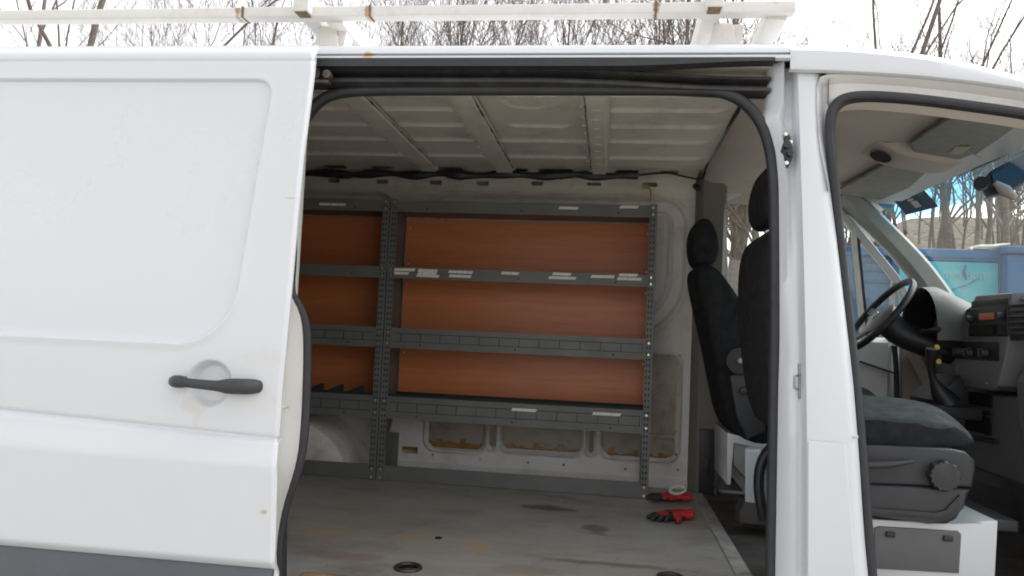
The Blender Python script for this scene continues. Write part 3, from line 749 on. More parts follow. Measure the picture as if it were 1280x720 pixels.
rg = [Vector((1.04 + 0.035 * math.cos(t), 3.10 + 0.06 * math.sin(t), 2.212 - 0.018 * math.cos(t))) for t in [2*math.pi*i/24 for i in range(24)]]
bm.faces.new([bm.verts.new(v - Vector((0.006, 0, 0.008))) for v in rg]); link('scoop_shade', bm, M_dark, oc, smooth=False)  # flat dark ellipse stands in for the shade inside a scoop opening
bm = B()
m0 = P(1268, 205, 2.95)
prism(bm, [P(1224, 228, 2.98), P(1240, 212, 2.98), P(1282, 190, 2.98), P(1300, 196, 2.98), P(1290, 220, 2.98), P(1262, 240, 2.98), P(1234, 246, 2.98)], (0.02, 0.05, 0.0), 0.008)
mir = sub('rear_view_mirror', bm, M_blk)
bm = B()
prism(bm, [P(1240, 218, 2.972), P(1280, 197, 2.972), P(1296, 202, 2.972), P(1285, 217, 2.972), P(1260, 234, 2.972), P(1244, 236, 2.972)], (0, 0.003, 0)); link('mirror_glass', bm, mat('blue_mirror_glass', (0.008, 0.025, 0.055), 0.15, var=0.3, scale=12), mir)
bm = B(); c = P(1226, 231, 2.95); disc(bm, c, 0.024, (-0.4, -1, 0.1), 0.03, seg=20); link('mirror_mount', bm, M_trim, mir)
bm = B(); c = P(1256, 238, 2.94); tube(bm, [c + Vector((-0.035, 0, 0.028)), c, c + Vector((0.035, 0, -0.028))], [0.010, 0.022, 0.012], seg=12); link('sensor_cap', bm, M_kick, mir)

# ------------------------------------------------------------------ seats
def cushion(name, rows, m, parent, sub_lv=1):
    bm = B(); vr = loft(bm, rows, closed=True); bm.faces.new(vr[0][::-1]); bm.faces.new(vr[-1])
    o = link(name, bm, m, parent, autosm=60)
    if sub_lv:
        md = o.modifiers.new('soft', 'SUBSURF'); md.levels = sub_lv; md.render_levels = sub_lv
    return o
def slab(pts2, y0, y1, round_=0.03, crown=0.0):
    """outline in xz (list) swept from y0 to y1 with rounded shoulders"""
    cx = sum(p[0] for p in pts2) / len(pts2); cz = sum(p[1] for p in pts2) / len(pts2)
    out = []
    for y, k in ((y0, 0.80), (y0 + round_ * .35, 0.93), (y0 + round_, 1.0), (y0 + 0.11, 1.0), (y0 + 0.17, 1.0), ((y0 + y1) / 2, 1.0), (y1 - 0.17, 1.0), (y1 - 0.11, 1.0), (y1 - round_, 1.0), (y1 - round_ * .35, 0.93), (y1, 0.80)):
        f_ = sst(0.20, 0.0, min(y - y0, y1 - y))
        out.append([(cx + (x - cx) * k, y, cz + (z - cz) * (k * .5 + .5) - (crown * f_ if z > cz else 0)) for x, z in pts2])
    return out
def seat(y0, y1, dx, back_pts, head_pts, name='seat'):
    cush = [(0.52, 1.17), (0.50, 1.27), (0.58, 1.31), (0.80, 1.300), (0.95, 1.300), (1.035, 1.285), (1.08, 1.245), (1.085, 1.18), (0.95, 1.155), (0.7, 1.155)]
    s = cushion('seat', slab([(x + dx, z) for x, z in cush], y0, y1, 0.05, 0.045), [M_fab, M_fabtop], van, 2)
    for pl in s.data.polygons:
        if pl.normal.z > 0.45: pl.material_index = 1  # up-facing faces get a lighter fabric: daylight on the cushion painted in
    bk = cushion('backrest', slab(back_pts, y0 + 0.01, y1 - 0.01, 0.06), M_fab, s, 2)
    hd = cushion('headrest', slab(head_pts, y0 + 0.10, y1 - 0.10, 0.06), M_fab, s, 2)
    hx = sum(p[0] for p in head_pts) / len(head_pts); hz = min(p[1] for p in head_pts)
    for yy in ((y0 + y1) / 2 - 0.06, (y0 + y1) / 2 + 0.06): bm = B(); tube(bm, [(hx + 0.02, yy, hz - 0.06), (hx, yy, hz + 0.04)], 0.007, seg=8); link('headrest_post', bm, M_bolt, s)
    return s
# passenger seat
ps = seat(2.36, 2.84, 0.0, [(0.515, 1.15), (0.475, 1.35), (0.452, 1.55), (0.448, 1.70), (0.462, 1.79), (0.50, 1.82), (0.56, 1.80), (0.585, 1.70), (0.60, 1.50), (0.63, 1.30), (0.64, 1.18)],
          [(0.470, 1.85), (0.460, 1.93), (0.482, 2.02), (0.51, 2.045), (0.56, 2.02), (0.575, 1.93), (0.56, 1.85), (0.51, 1.83)])
bm = B()
sd = lambda px, py, y=2.34: P(px, py, y)
prism(bm, [sd(1040, 556), sd(1100, 557), sd(1190, 561), sd(1208, 565), sd(1219, 575), sd(1220, 588), sd(1216, 610), sd(1050, 604)], (0, 0.42, 0), 0.010)
link('seat_side_trim', bm, M_trim, ps)
bm = B()
prism(bm, [sd(1050, 603), sd(1215, 611), sd(1204, 636), sd(1196, 650), sd(1184, 656), sd(1160, 655), sd(1060, 645)], (0, 0.40, 0), 0.012)
prism(bm, [sd(1060, 633, 2.332), sd(1170, 641, 2.332), sd(1182, 638, 2.332), sd(1200, 619, 2.332), sd(1203, 622, 2.332), sd(1187, 642, 2.332), sd(1172, 646, 2.332), sd(1060, 638, 2.332)], (0, 0.01, 0))
link('seat_base_trim', bm, M_trim, ps)
bm = B()
kc = P(1178, 594, 2.335)
pts = [kc + Vector((math.cos(a), 0, math.sin(a))) * (0.040 + 0.004 * math.cos(8 * a)) for a in [2*math.pi*i/48 for i in range(48)]]
prism(bm, [p + Vector((0, -0.024, 0)) for p in pts], (0, 0.034, 0), 0.006); link('seat_height_knob', bm, M_trim, ps)
bm = B()
tube(bm, [P(1060, 581, 2.318), P(1110, 581, 2.315), P(1142, 577, 2.33)], [0.011, 0.010, 0.004], seg=10); link('tilt_lever', bm, M_trim, ps)
# pedestal with battery cover
bm = B()
pd = [P(1040, 646, 2.37), P(1190, 655, 2.37), P(1215, 657, 2.37), P(1226, 652, 2.37), P(1248, 652, 2.37), P(1242, 735, 2.37), P(1040, 735, 2.37)]
pd[-1].z = 0.694; pd[-2].z = 0.694
prism(bm, pd, (0, 0.42, 0), 0.006); ped = link('seat_pedestal', bm, M_white, ps)
bm = B()
cvp = [P(1093, 660, 2.364), P(1100, 658, 2.364), P(1198, 664, 2.364), P(1202, 668, 2.364), P(1199, 717, 2.364), P(1093, 711, 2.364)]
prism(bm, cvp, (0, 0.008, 0), 0.003); link('battery_cover', bm, M_cover, ps)
for q in ((1113, 668), (1185, 673)):
    bm = B(); a = P(q[0] - 6, q[1] + 3, 2.361); b = P(q[0] + 6, q[1] - 3, 2.361); box(bm, (a.x, 2.356, a.z), (b.x, 2.364, b.z), 0.003); link('cover_clip', bm, M_blk, ps)
bm = B(); a = P(1200, 650, 2.55); b = P(1246, 639, 2.55); box(bm, (a.x, 2.42, a.z), (b.x, 2.80, b.z), 0.006); link('pedestal_tray', bm, M_blk, ps)
# driver seat
def q36(*l): return [(P(x, y, 3.6).x, P(x, y, 3.6).z) for x, y in l]
ds = seat(3.34, 3.82, 0.10, q36((905, 545), (893, 500), (882, 440), (870, 390), (861, 350), (863, 336), (876, 332), (890, 340), (905, 362), (925, 390), (945, 420), (975, 470), (985, 530), (960, 556)),
          q36((862, 335), (858, 305), (862, 285), (874, 275), (886, 280), (894, 300), (896, 322), (888, 335), (876, 337)))
bm = B()
sp = smoothp([P(890, 338, 3.52), P(900, 352, 3.50), P(914, 374, 3.50), P(930, 398, 3.50), P(948, 425, 3.50)], 2)
tube(bm, sp, 0.0055, seg=6, ry=2.0); link('seat_piping', bm, M_kick, ds)
bm = B(); tube(bm, smoothp([P(881, 278, 3.5), P(890, 295, 3.48), P(894, 316, 3.48), P(889, 333, 3.49), P(882, 336, 3.5)], 2), 0.004, seg=6); link('headrest_piping', bm, mat('piping_grey', (0.09, 0.085, 0.08), 0.7), ds)
bm = B(); c = P(924, 451, 3.30); disc(bm, c, 0.060, (0, -1, 0), 0.02, seg=28, r2=0.055); link('recline_disc', bm, M_blk, ds)
bm = B(); c = P(925, 451, 3.275); disc(bm, c, 0.014, (0, -1, 0), 0.01, seg=16, r2=0.010); link('recline_knob', bm, mat('worn_knob', (0.35, 0.33, 0.30), 0.35, metal=0.5), ds)
bm = B(); prism(bm, [P(912, 470, 3.31), P(930, 462, 3.31), P(950, 475, 3.31), P(958, 540, 3.31), P(935, 550, 3.31), P(920, 520, 3.31)], (0, 0.03, 0), 0.01)
obox(bm, P(925, 490, 3.30), P(948, 482, 3.28), 0.04, 0.03, bev=0.01); link('belt_buckle_cover', bm, M_trim, ds)
bm = B()
prism(bm, [P(909, 541, 3.38), P(990, 562, 3.38), P(990, 570, 3.38), P(916, 552, 3.38), P(914, 606, 3.38), P(909, 606, 3.38)], (0, 0.4, 0), 0.003)
link('pedestal_frame', bm, M_white, ds); bm = B(); prism(bm, [P(916, 552, 3.395), P(990, 570, 3.395), P(990, 625, 3.395), P(944, 612, 3.395), P(916, 580, 3.395)], (0, 0.3, 0), 0.003)
link('pedestal_side', bm, mat('grey_pedestal', (0.24, 0.235, 0.235), 0.5, var=0.1), ds); bm = B()
prism(bm, [P(931, 562, 3.2), P(950, 562, 3.2), P(954, 580, 3.2), P(957, 637, 3.2), P(931, 631, 3.2)], (0.03, 0.1, 0), 0.006)
link('seat_pedestal', bm, M_white, ds)
bm = B()
prism(bm, [P(925, 640, 3.15), P(931, 628, 3.18), P(960, 632, 3.18), P(975, 660, 3.15), P(925, 655, 3.15)], (0, 0.12, 0), 0.01); link('pedestal_foot', bm, M_cabfl, ds); bm = B()
prism(bm, [P(895, 612, 3.5), P(903, 600, 3.5), P(918, 600, 3.5), P(930, 615, 3.5)], (0, 0.12, 0), 0.01); link('pedestal_foot', bm, M_cabfl, ds)
bm = B(); tube(bm, smoothp([P(968, 555, 3.05), P(951, 575, 3.05), P(947, 610, 3.05), P(955, 650, 3.05)], 2), 0.02, seg=10); link('seat_belt_strap', bm, M_blk, ds)

# ------------------------------------------------------------------ near side body
ZR = [(0.60, 0), (2.27, 1)]
# seal round the load opening
S1 = smoothp([P(x, y, 2.115) for x, y in ((348, 900), (350, 720), (354, 400), (362, 210), (370, 170), (384, 141), (400, 124), (418, 116.5), (445, 113), (520, 112), (700, 112), (880, 112), (905, 115), (926, 124), (944, 141), (956, 162), (964, 190), (968, 230), (969, 320), (969, 420), (967, 560), (964, 720), (962, 900))], 2)
bm = B(); tube(bm, S1, 0.0145, seg=12); sub('door_opening_seal', bm, M_rub)
bm = B(); tube(bm, [p + Vector((0, 0.018, 0)) for p in S1], 0.012, seg=8); sub('seal_lip', bm, M_rub)
# track recess above the opening
zt0 = P(700, 73.5, 2.05).z; xr = P(966, 78, 2.08).x
bm = B()
xs = frange(-3.3, xr, 0.04)
zpy = lambda v, y=2.10: P(700, v, y).z
def tr_end(x): return sst(0.0, xr, x)
loft(bm, [[(x, 2.055, zt0 + 0.001), (x, 2.17, zt0 - 0.002), (x, 2.185, zt0 - 0.02), (x, 2.18, zpy(109)), (x, 2.118, zpy(111)), (x, 2.118, zpy(112))] for x in xs])
sub('track_recess', bm, M_int)
bm = B()   # black strip under the gutter
xs2 = frange(-3.3, xr, 0.05)
loft(bm, [[(x, 2.050, zt0 + 0.004), (x, 2.046, zt0 - 0.007 - 0.014 * (1 - tr_end(x))), (x, 2.085, zt0 - 0.009 - 0.014 * (1 - tr_end(x)))] for x in xs2]); sub('track_seal', bm, M_rub)
bm = B()   # C-channel rail that swings inward at its front end
rows = []
for x in frange(-3.3, xr + 0.0, 0.03):
    e = sst(-0.25, xr, x); k = 0.022 * e; dz = -0.016 * e
    q = lambda v: zpy(v, 2.08) + dz
    rows.append([(x, 2.115 + k, q(85)), (x, 2.075 + k, q(86)), (x, 2.073 + k, q(89.5)), (x, 2.095 + k, q(90.5)), (x, 2.112 + k, q(92)), (x, 2.112 + k, q(98)), (x, 2.090 + k, q(99)), (x, 2.078 + k, q(99)), (x, 2.076 + k, q(103)), (x, 2.12 + k, q(107))])
loft(bm, rows); sub('door_track', bm, M_track)
bm = B(); a = P(398, 92, 2.07)
box(bm, P(392, 98, 2.06), P(404, 88, 2.09), 0.003); box(bm, P(404, 103, 2.05), P(414, 94, 2.08), 0.003); obox(bm, P(388, 102, 2.05), P(412, 103, 2.05), 0.02, 0.008)
disc(bm, P(411, 95, 2.055), 0.012, (0, -1, 0), 0.02, seg=14); sub('door_roller', bm, mat('roller_steel', (0.10, 0.10, 0.105), 0.45, metal=0.5, var=0.4, scale=50, dirt=(0.25, 0.15, 0.06), dirt_amt=0.5))
# cant rail: roof edge, gutter and drip strip
xroof = [(-3.4, 2.272), (0.467, 2.270), (0.60, 2.265), (0.695, 2.257), (0.80, 2.243), (0.896, 2.224), (1.054, 2.181), (1.25, 2.105), (1.34, 2.06)]
def rtop(x): return interp(xroof, x)
bm = B()
xs = frange(-3.4, 0.455, 0.06)
rows = []
for x in xs:
    zt = rtop(x)
    rows.append([(x, 2.9, zt + 0.085), (x, 2.5, zt + 0.06), (x, 2.2, zt + 0.018), (x, 2.12, zt + 0.002), (x, 2.085, zt - 0.008), (x, 2.07, zt - 0.022), (x, 2.066, P(700, 66.0, 2.066).z), (x, 2.085, P(700, 66.5, 2.07).z - 0.002),
                 (x, 2.087, P(700, 68.5, 2.07).z), (x, 2.062, P(700, 68.6, 2.06).z), (x, 2.056, P(700, 69.5, 2.056).z), (x, 2.054, zt0 + 0.003), (x, 2.070, zt0)])
loft(bm, rows); sub('roof_side', bm, M_white)
bm = B()
rows = []
lowr = [(0.4555, 2.187), (0.60, 2.182), (0.762, 2.172), (0.9, 2.157), (1.034, 2.137), (1.25, 2.075), (1.34, 2.04)]
for x in frange(0.4555, 1.34, 0.035):
    zt = rtop(x); zl = interp(lowr, x)
    rows.append([(x, 2.9, zt + 0.085), (x, 2.5, zt + 0.06), (x, 2.2, zt + 0.018), (x, 2.12, zt + 0.002), (x, 2.082, zt - 0.012), (x, 2.066, zt - 0.030), (x, 2.062, zl + 0.008), (x, 2.064, zl), (x, 2.080, zl - 0.003)])
loft(bm, rows)
# roof crown on the far half of the van, nose of the roof
loft(bm, [[(x, 2.9, rtop(x) + 0.085), (x, 3.6, rtop(x) + 0.09), (x, 3.98, rtop(x) + 0.085), (x, 4.08, rtop(x) + 0.06), (x, 4.085, rtop(x) - 0.06)] for x in frange(-3.4, 1.34, 0.2)])
sub('roof_skin', bm, M_white)
# far outer skin, rear
bm = B(); box(bm, (-3.42, 4.075, 0.42), (0.56, 4.09, 2.23)); box(bm, (0.56, 4.02, 0.42), (2.2, 4.06, 1.46)); box(bm, (-3.44, 2.05, 0.5), (-3.40, 4.09, 2.34)); sub('outer_skin', bm, M_white)
# near side panel behind the opening (mostly behind the slid door)
bm = B()
loft(bm, [[(x, ys(z) + 0.02, z) for x in (-3.42, -0.935)] + [(-0.925, ys(z) + 0.045, z), (-0.915, 2.12, z), (-0.915, 2.145, z)] for z in frange(0.42, 2.19, 0.1)])
loft(bm, [[(x, 2.15, z) for x in (-3.4, -0.915)] for z in (0.70, 1.4, 2.16)]); sub('rear_side_panel', bm, M_jamb)

# B pillar between the openings
seal2 = [(1102, 860), (1090, 720), (1086, 680), (1083, 640), (1077, 560), (1070, 480), (1061, 400), (1050, 300), (1044, 240), (1040, 200), (1037, 165), (1037, 150), (1040, 136), (1049, 125), (1064, 120), (1090, 119), (1140, 122.5), (1200, 130), (1280, 141), (1360, 156)]
S2 = [P(x, y, 2.075 if y < 300 else 2.075 - 0.04 * min(1, (y - 300) / 300)) for x, y in seal2]
bm = B(); tube(bm, smoothp(S2, 2), 0.0125, seg=12); sub('front_door_seal', bm, M_rub)
bm = B(); tube(bm, smoothp([p + Vector((0.010, 0.014, -0.006)) for p in S2], 2), 0.008, seg=8); sub('seal_lip', bm, M_rub)
def s2x(z):
    t = sorted([(p.z, p.x) for p in S2[:11]]); return interp(t, z)
def s1x(z):
    return interp([(0.4, P(962, 900, 2.115).x), (P(964, 720, 2.115).z, P(964, 720, 2.115).x), (P(969, 420, 2.115).z, P(969, 420, 2.115).x), (P(968, 230, 2.115).z, P(968, 230, 2.115).x),
                   (P(964, 190, 2.115).z, P(964, 190, 2.115).x), (P(956, 162, 2.115).z, P(956, 162, 2.115).x), (P(944, 141, 2.115).z, P(944, 141, 2.115).x), (P(926, 124, 2.115).z, P(926, 124, 2.115).x), (P(905, 115, 2.115).z, P(905, 115, 2.115).x)], z)
def shx(z): return interp([(0.4, 0.512), (0.84, 0.508), (1.5, 0.495), (1.9, 0.485), (2.2, 0.478)], z)
bm = B(); rows = []
for z in frange(0.45, 2.215, 0.02):
    x1 = s1x(z); xs_ = shx(z); x2 = s2x(z); y = ys(z)
    bulge = 0.020 * sst(1.42, 1.34, z)
    ytop = 2.105
    xr_ = max(x1, interp([(2.06, 0), (2.075, P(960, 122, 2.1).x), (2.19, P(966, 76, 2.08).x)], z)) if z > 2.06 else x1
    wv_ = 0.004 * math.sin(z * 9)
    row = [(xr_ - 0.004, 2.15, z), (xr_, 2.118, z), (xr_ + 0.012, 2.100 - bulge * .3, z), (xr_ + (xs_ - xr_) * (0.45 + wv_ * 3), 2.078 - bulge, z), (xr_ + (xs_ - xr_) * 0.72, y + 0.050 - bulge * .3, z),
           (xs_ - 0.006, y + 0.046, z), (xs_ - 0.003, y + 0.040, z), (xs_, y + 0.008, z), (xs_ + 0.003, y, z), (xs_ + 0.02, y - 0.001, z), (x2 - 0.045, y - 0.001, z), (x2 - 0.030, y + 0.004, z), (x2 - 0.014, y + 0.020, z), (x2 - 0.004, y + 0.05, z), (x2 + 0.004, y + 0.09, z), (x2 + 0.004, 2.16, z)]
    rows.append(row)
loft(bm, rows); bpn = sub('door_pillar', bm, M_white, autosm=50)
# pressed edge lines low on the pillar
bm = B()
zb = P(1040, 555, 2.0).z
loft(bm, [[(shx(zb) + 0.006, 1.998, zb + 0.006), (s2x(zb) - 0.055, 1.998, zb + 0.003)], [(shx(zb) + 0.005, 1.9965, zb - 0.004), (s2x(zb) - 0.054, 1.9965, zb - 0.006)], [(shx(0.84) + 0.004, 1.9965, 0.862), (s2x(0.84) - 0.052, 1.9965, 0.848)], [(shx(0.84) + 0.004, 1.998, 0.855), (s2x(0.84) - 0.052, 1.998, 0.842)]])
loft(bm, [[(s2x(zb) - 0.055, 1.998, zb + 0.003), (s2x(zb) - 0.054, 1.9965, zb - 0.006), (s2x(0.84) - 0.052, 1.9965, 0.848), (s2x(0.84) - 0.052, 1.998, 0.842)], [(s2x(zb) - 0.048, 2.0, zb + 0.003), (s2x(zb) - 0.048, 2.0, zb - 0.006), (s2x(0.84) - 0.046, 2.0, 0.848), (s2x(0.84) - 0.046, 2.0, 0.842)]])
link('pillar_pressing', bm, M_white, bpn)
bm = B(); box(bm, (0.515, 1.985, 0.62), (0.625, 2.0, 0.838), 0.004); link('side_moulding', bm, M_mould, bpn)
bm = B()   # upper latch
lc = P(984, 187, 2.075)
lp = [P(979, 180, 2.075), P(984, 164, 2.075), P(988, 170, 2.075), P(991, 184, 2.075), P(991, 198, 2.075), P(985, 209, 2.075), P(981, 200, 2.075), P(980, 193, 2.075), P(977, 188, 2.075)]
prism(bm, lp, (0, 0.016, 0), 0.002); disc(bm, P(983, 181, 2.07), 0.010, (0, -1, 0), 0.012, seg=14); disc(bm, P(987, 192, 2.07), 0.008, (0, -1, 0), 0.010, seg=14)
link('door_latch', bm, M_blk, bpn)
each('latch_screw', [lambda b_, q=q: disc(b_, P(q[0], q[1], 2.068), 0.005, (0, -1, 0), 0.006, seg=8) for q in ((982, 168), (983, 204), (988, 178))], M_bolt, bpn)
bm = B()   # striker
prism(bm, [P(999, 455, 2.04), P(1002, 456, 2.04), P(1002, 498, 2.04), P(999, 499, 2.04)], (0, 0.02, 0), 0.001)
tube(bm, [P(999, 469, 2.04), P(993.5, 470, 2.02), P(993, 485, 2.02), P(998, 487, 2.04)], 0.0032, seg=8); link('door_striker', bm, mat('striker_steel', (0.33, 0.34, 0.35), 0.35, metal=0.7, var=0.3, scale=60), bpn)
bm = B(); tube(bm, [P(1060, 546, 2.02), P(1072, 546, 2.0)], 0.004, seg=8); link('door_pin', bm, M_bolt, bpn)
# header above the front door opening
bm = B()
hs = smoothp(S2[8:], 1); hs = resample(hs, 40)
rows = []
for p in hs:
    xx = max(p.x, 0.50); zl = interp(lowr, xx)
    o = Vector((xx if p.z > 2.06 else xx, 2.078, zl))
    if p.x < 0.60: # corner: fan outward
        zz = p.z + (zl - p.z) * sst(1.98, 2.10, p.z); o = Vector((0.516 + (p.x - 0.555) * 1.6, ys(zz) - 0.002 - 0.006 * sst(0.56, 0.60, p.x), zz))
    a = o + Vector((0, 0.0, -0.004)); b = o.lerp(p, 0.3) + Vector((0, 0.028, 0)); c = o.lerp(p, 0.75) + Vector((0, 0.032, 0)); d = p + Vector((0, 0.010, 0.006)); e = p + Vector((0, 0.10, -0.004))
    rows.append([a, b, c, d, e])
loft(bm, rows); sub('front_door_header', bm, M_jamb)
bm = B()   # inner header trim under the seal
loft(bm, [[p + Vector((0, 0.02, -0.010)), p + Vector((0, 0.06, -0.020)), p + Vector((0, 0.12, 0.02))] for p in hs]); sub('header_trim', bm, M_head)
bm = B(); loft(bm, [[(x2, 2.09, z), (x2 + 0.006, 2.15, z), (x2 - 0.01, 2.20, z), (0.45, 2.20, z)] for z, x2 in ((z, s2x(z)) for z in frange(0.7, 2.2, 0.1))]); sub('pillar_inner_trim', bm, M_bpil)

# front of the van beyond the frame edge: windscreen pillar, wing, bonnet, wheel
bm = B()
pl_ = smoothp([(1.30, 2.085, 2.085), (1.42, 2.07, 1.99), (1.62, 2.05, 1.78), (1.82, 2.03, 1.53), (1.86, 2.02, 1.48)], 2)
rows = []
for p in pl_:
    rows.append([p + Vector(v) for v in ((0.035, 0.06, 0.035), (0.03, 0.0, 0.03), (0.0, -0.018, 0.0), (-0.035, -0.005, -0.035), (-0.045, 0.05, -0.045))])
loft(bm, rows, closed=True); sub('windscreen_pillar', bm, M_white)
bm = B(); tube(bm, smoothp([S2[-1], (1.32, 2.07, 2.03), (1.45, 2.06, 1.90), (1.66, 2.05, 1.66), (1.76, 2.045, 1.50), (1.77, 2.04, 1.25), (1.70, 2.03, 0.95), (1.60, 2.03, 0.70), (1.30, 2.03, 0.62), (0.75, 2.03, 0.62)], 2), 0.0125, seg=10); sub('front_door_seal', bm, M_rub)
bm = B()
wing = [(1.60, .45), (1.64, .80), (1.78, 1.25), (1.80, 1.50), (1.95, 1.50), (2.30, 1.36), (2.60, 1.16), (2.72, .90), (2.72, .45), (2.56, .45)] + [(2.17 + .39 * math.cos(a), .42 + .39 * math.sin(a)) for a in [math.pi * i / 14 for i in range(15)]] + [(1.76, .45)]
prism(bm, [(x, 2.03, z) for x, z in wing], (0, 0.04, 0)); prism(bm, [(x, 4.02, z) for x, z in wing], (0, 0.04, 0)); sub('front_wing', bm, M_white)
bm = B()
loft(bm, [[(1.80 + .2 * c, y, 1.505 + .02 * c), (1.95 + .2 * c, y, 1.50 + .03 * c), (2.30 + .12 * c, y, 1.36 + .05 * c), (2.60 + .1 * c, y, 1.16 + .04 * c), (2.72 + .08 * c, y, .90), (2.72 + .08 * c, y, .45)] for y, c in ((2.03 + 2.03 * t / 12, 1 - (t / 6 - 1) ** 2) for t in range(13))])
sub('bonnet', bm, M_white)
bm = B()
for r0, y0_, y1_, m_ in ((0.34, 2.06, 2.30, 0),):
    rows = [[(2.17 + r * math.cos(a), yy, .34 + r * math.sin(a)) for a in [2 * math.pi * i / 36 for i in range(36)]] for r, yy in ((0.21, 2.085), (0.24, 2.065), (0.31, 2.06), (0.34, 2.09), (0.34, 2.27), (0.31, 2.30), (0.2, 2.30))]
    loft(bm, rows, closed=True)
wh_ = sub('wheel', bm, M_rub)
bm = B(); rows = [[(2.17 + r * math.cos(a), yy, .34 + r * math.sin(a)) for a in [2 * math.pi * i / 36 for i in range(36)]] for r, yy in ((0.215, 2.085), (0.20, 2.10), (0.12, 2.13), (0.07, 2.10), (0.01, 2.098))]
loft(bm, rows, closed=True); link('rim', bm, M_bolt, wh_)

# ------------------------------------------------------------------ sliding door
def dbase(z): return ys(z) - 0.105
_xe = []
for (px_, py_) in ((345, 900), (343, 712), (346, 600), (348, 540), (352, 480), (363, 365), (378, 200), (392, 90), (396.5, 57)):
    y_ = 1.885
    for _i in range(5): y_ = dbase(P(px_, py_, y_).z) + (0.02 if py_ < 70 else 0) - (0.02 if py_ > 560 else 0)
    q_ = P(px_, py_, y_); _xe.append((q_.z, q_.x))
def xe(z): return interp(_xe, z)
def dskin(x, z):
    y = ys(z) - 0.105
    zc = 1.145 + (-(x + 0.824)) * 0.040
    # lower body bulges out below the waist crease
    y -= 0.010 * (1 - sst(zc - 0.010, zc + 0.004, z)) + 0.016 * (1 - sst(1.075, zc, z))
    y += 0.006 * math.exp(-((z - zc - 0.004) / 0.006) ** 2)
    y += 0.020 * (1 - sst(0.815, 0.850, z))
    y += 0.004 * math.exp(-((z - 2.182) / 0.0045) ** 2)
    y += 0.025 * sst(2.185, 2.24, z) ** 2
    xp = x + 0.060 * (2.12 - z)
    rr = 0.05 if z > 1.7 else 0.16
    d = sdrr(xp, z, -4.0, -0.946, 1.382, 2.128, rr)
    y += 0.011 * (1 - sst(-0.009, 0.0, d))
    y -= 0.003 * math.exp(-(d / 0.012) ** 2) * (1 if z < 1.6 else 0.4)
    r = math.hypot(x + 1.037, (z - 1.283))
    y += 0.026 * (1 - sst(0.046, 0.064, r))
    # rolled edge at the front
    e = xe(z) - x
    y += 0.008 * (1 - sst(0.0, 0.010, e))
    return y
bm = B()
us = frange(0, 1, 0.0035); us2 = [u ** 0.8 for u in us]
zs = frange(0.50, 2.238, 0.0042)
def dpt(u, v):
    x = -2.35 + (xe(v) + 2.35) * (1 - (1 - u) ** 1.15)
    z = v + 0.040 * (-(x + 0.824)) * max(0, 1 - abs(v - 1.145) / 0.22)
    return Vector((x, dskin(x, z), z))
grid(bm, us, zs, dpt)
door = sub('sliding_door', bm, M_door)
bm = B()  # jamb of the door between skin and seal
spx = [(362, 366), (371, 378), (378, 391), (382, 405), (384, 425), (384, 460), (382, 520), (379, 555), (374, 582), (366, 606), (358, 628), (352, 652), (348, 680), (346, 720), (345, 800), (344, 900)]
DS = [P(x, y, 2.03) for x, y in spx]
full = [Vector((-0.90, 2.03, 2.235)), Vector((-0.90, 2.03, 1.80)), Vector((-0.885, 2.03, 1.65))] + DS
rows = []
for p in resample(smoothp(full, 1), 70):
    z = p.z; x = xe(z); y = dskin(x, z)
    q = Vector((x, y, z)); rows.append([q, q + Vector((-0.002, 0.010, 0)), q.lerp(p, 0.35) + Vector((-0.012, 0.0, 0)), q.lerp(p, 0.65) + Vector((-0.006, 0.006, 0)), p + Vector((-0.006, 0.004, 0)), p + Vector((-0.05, 0.02, 0)), Vector((-2.3, 2.0, z))])
loft(bm, rows); link('door_edge', bm, M_jamb, door)
bm = B(); sm = smoothp(full, 2); tube(bm, sm, 0.0125, seg=10); link('door_seal', bm, M_rub, door)
bm = B()
dm = [(-2.35, 0.815)]
rows = []
for x in frange(-2.35, -0.822, 0.05):
    rows.append([(x, 1.905, 0.828), (x, 1.880, 0.824), (x, 1.872, 0.812), (x, 1.868, 0.70), (x, 1.875, 0.62), (x, 1.90, 0.60)])
vr = loft(bm, rows); bm.faces.new([v for v in vr[-1]]); link('side_moulding', bm, M_mould, door)
bm = B()   # handle, one body with two thick ends
hrows = []
for x, zc, hz, yc, hy in ((-1.1345, 1.284, 0.005, 1.893, 0.006), (-1.131, 1.284, 0.0115, 1.884, 0.014), (-1.118, 1.285, 0.0155, 1.876, 0.022), (-1.10, 1.285, 0.0165, 1.868, 0.028), (-1.083, 1.285, 0.0150, 1.862, 0.022), (-1.075, 1.2845, 0.0125, 1.858, 0.013),
                        (-1.05, 1.2835, 0.0125, 1.852, 0.011), (-1.01, 1.282, 0.0130, 1.848, 0.011), (-0.985, 1.281, 0.0140, 1.850, 0.012), (-0.975, 1.281, 0.0165, 1.856, 0.016), (-0.965, 1.2805, 0.0195, 1.862, 0.024), (-0.945, 1.281, 0.0205, 1.866, 0.028), (-0.915, 1.2815, 0.0205, 1.872, 0.026), (-0.898, 1.282, 0.0190, 1.878, 0.022), (-0.886, 1.282, 0.0155, 1.884, 0.016), (-0.880, 1.282, 0.009, 1.890, 0.010), (-0.878, 1.282, 0.003, 1.893, 0.004)):
    x *= 1.0105; yc += 0.013
    hrows.append([(x, yc + hy * math.sin(a) , zc + hz * (abs(math.cos(a)) ** 0.8) * (1 if math.cos(a) > 0 else -1)) for a in [2*math.pi*i/20 for i in range(20)]])
vr = loft(bm, hrows, closed=True); bm.faces.new(vr[0][::-1]); bm.faces.new(vr[-1])
link('door_handle', bm, M_hndl, door, autosm=60)
bm = B(); tube(bm, [P(349, 507, 1.96), P(353, 508, 1.93), P(360, 509, 1.93)], [0.004, 0.005, 0.004], seg=8); disc(bm, P(352, 508, 1.955), 0.011, (1, 0, 0), 0.004, seg=12); link('door_catch', bm, M_bolt, door)
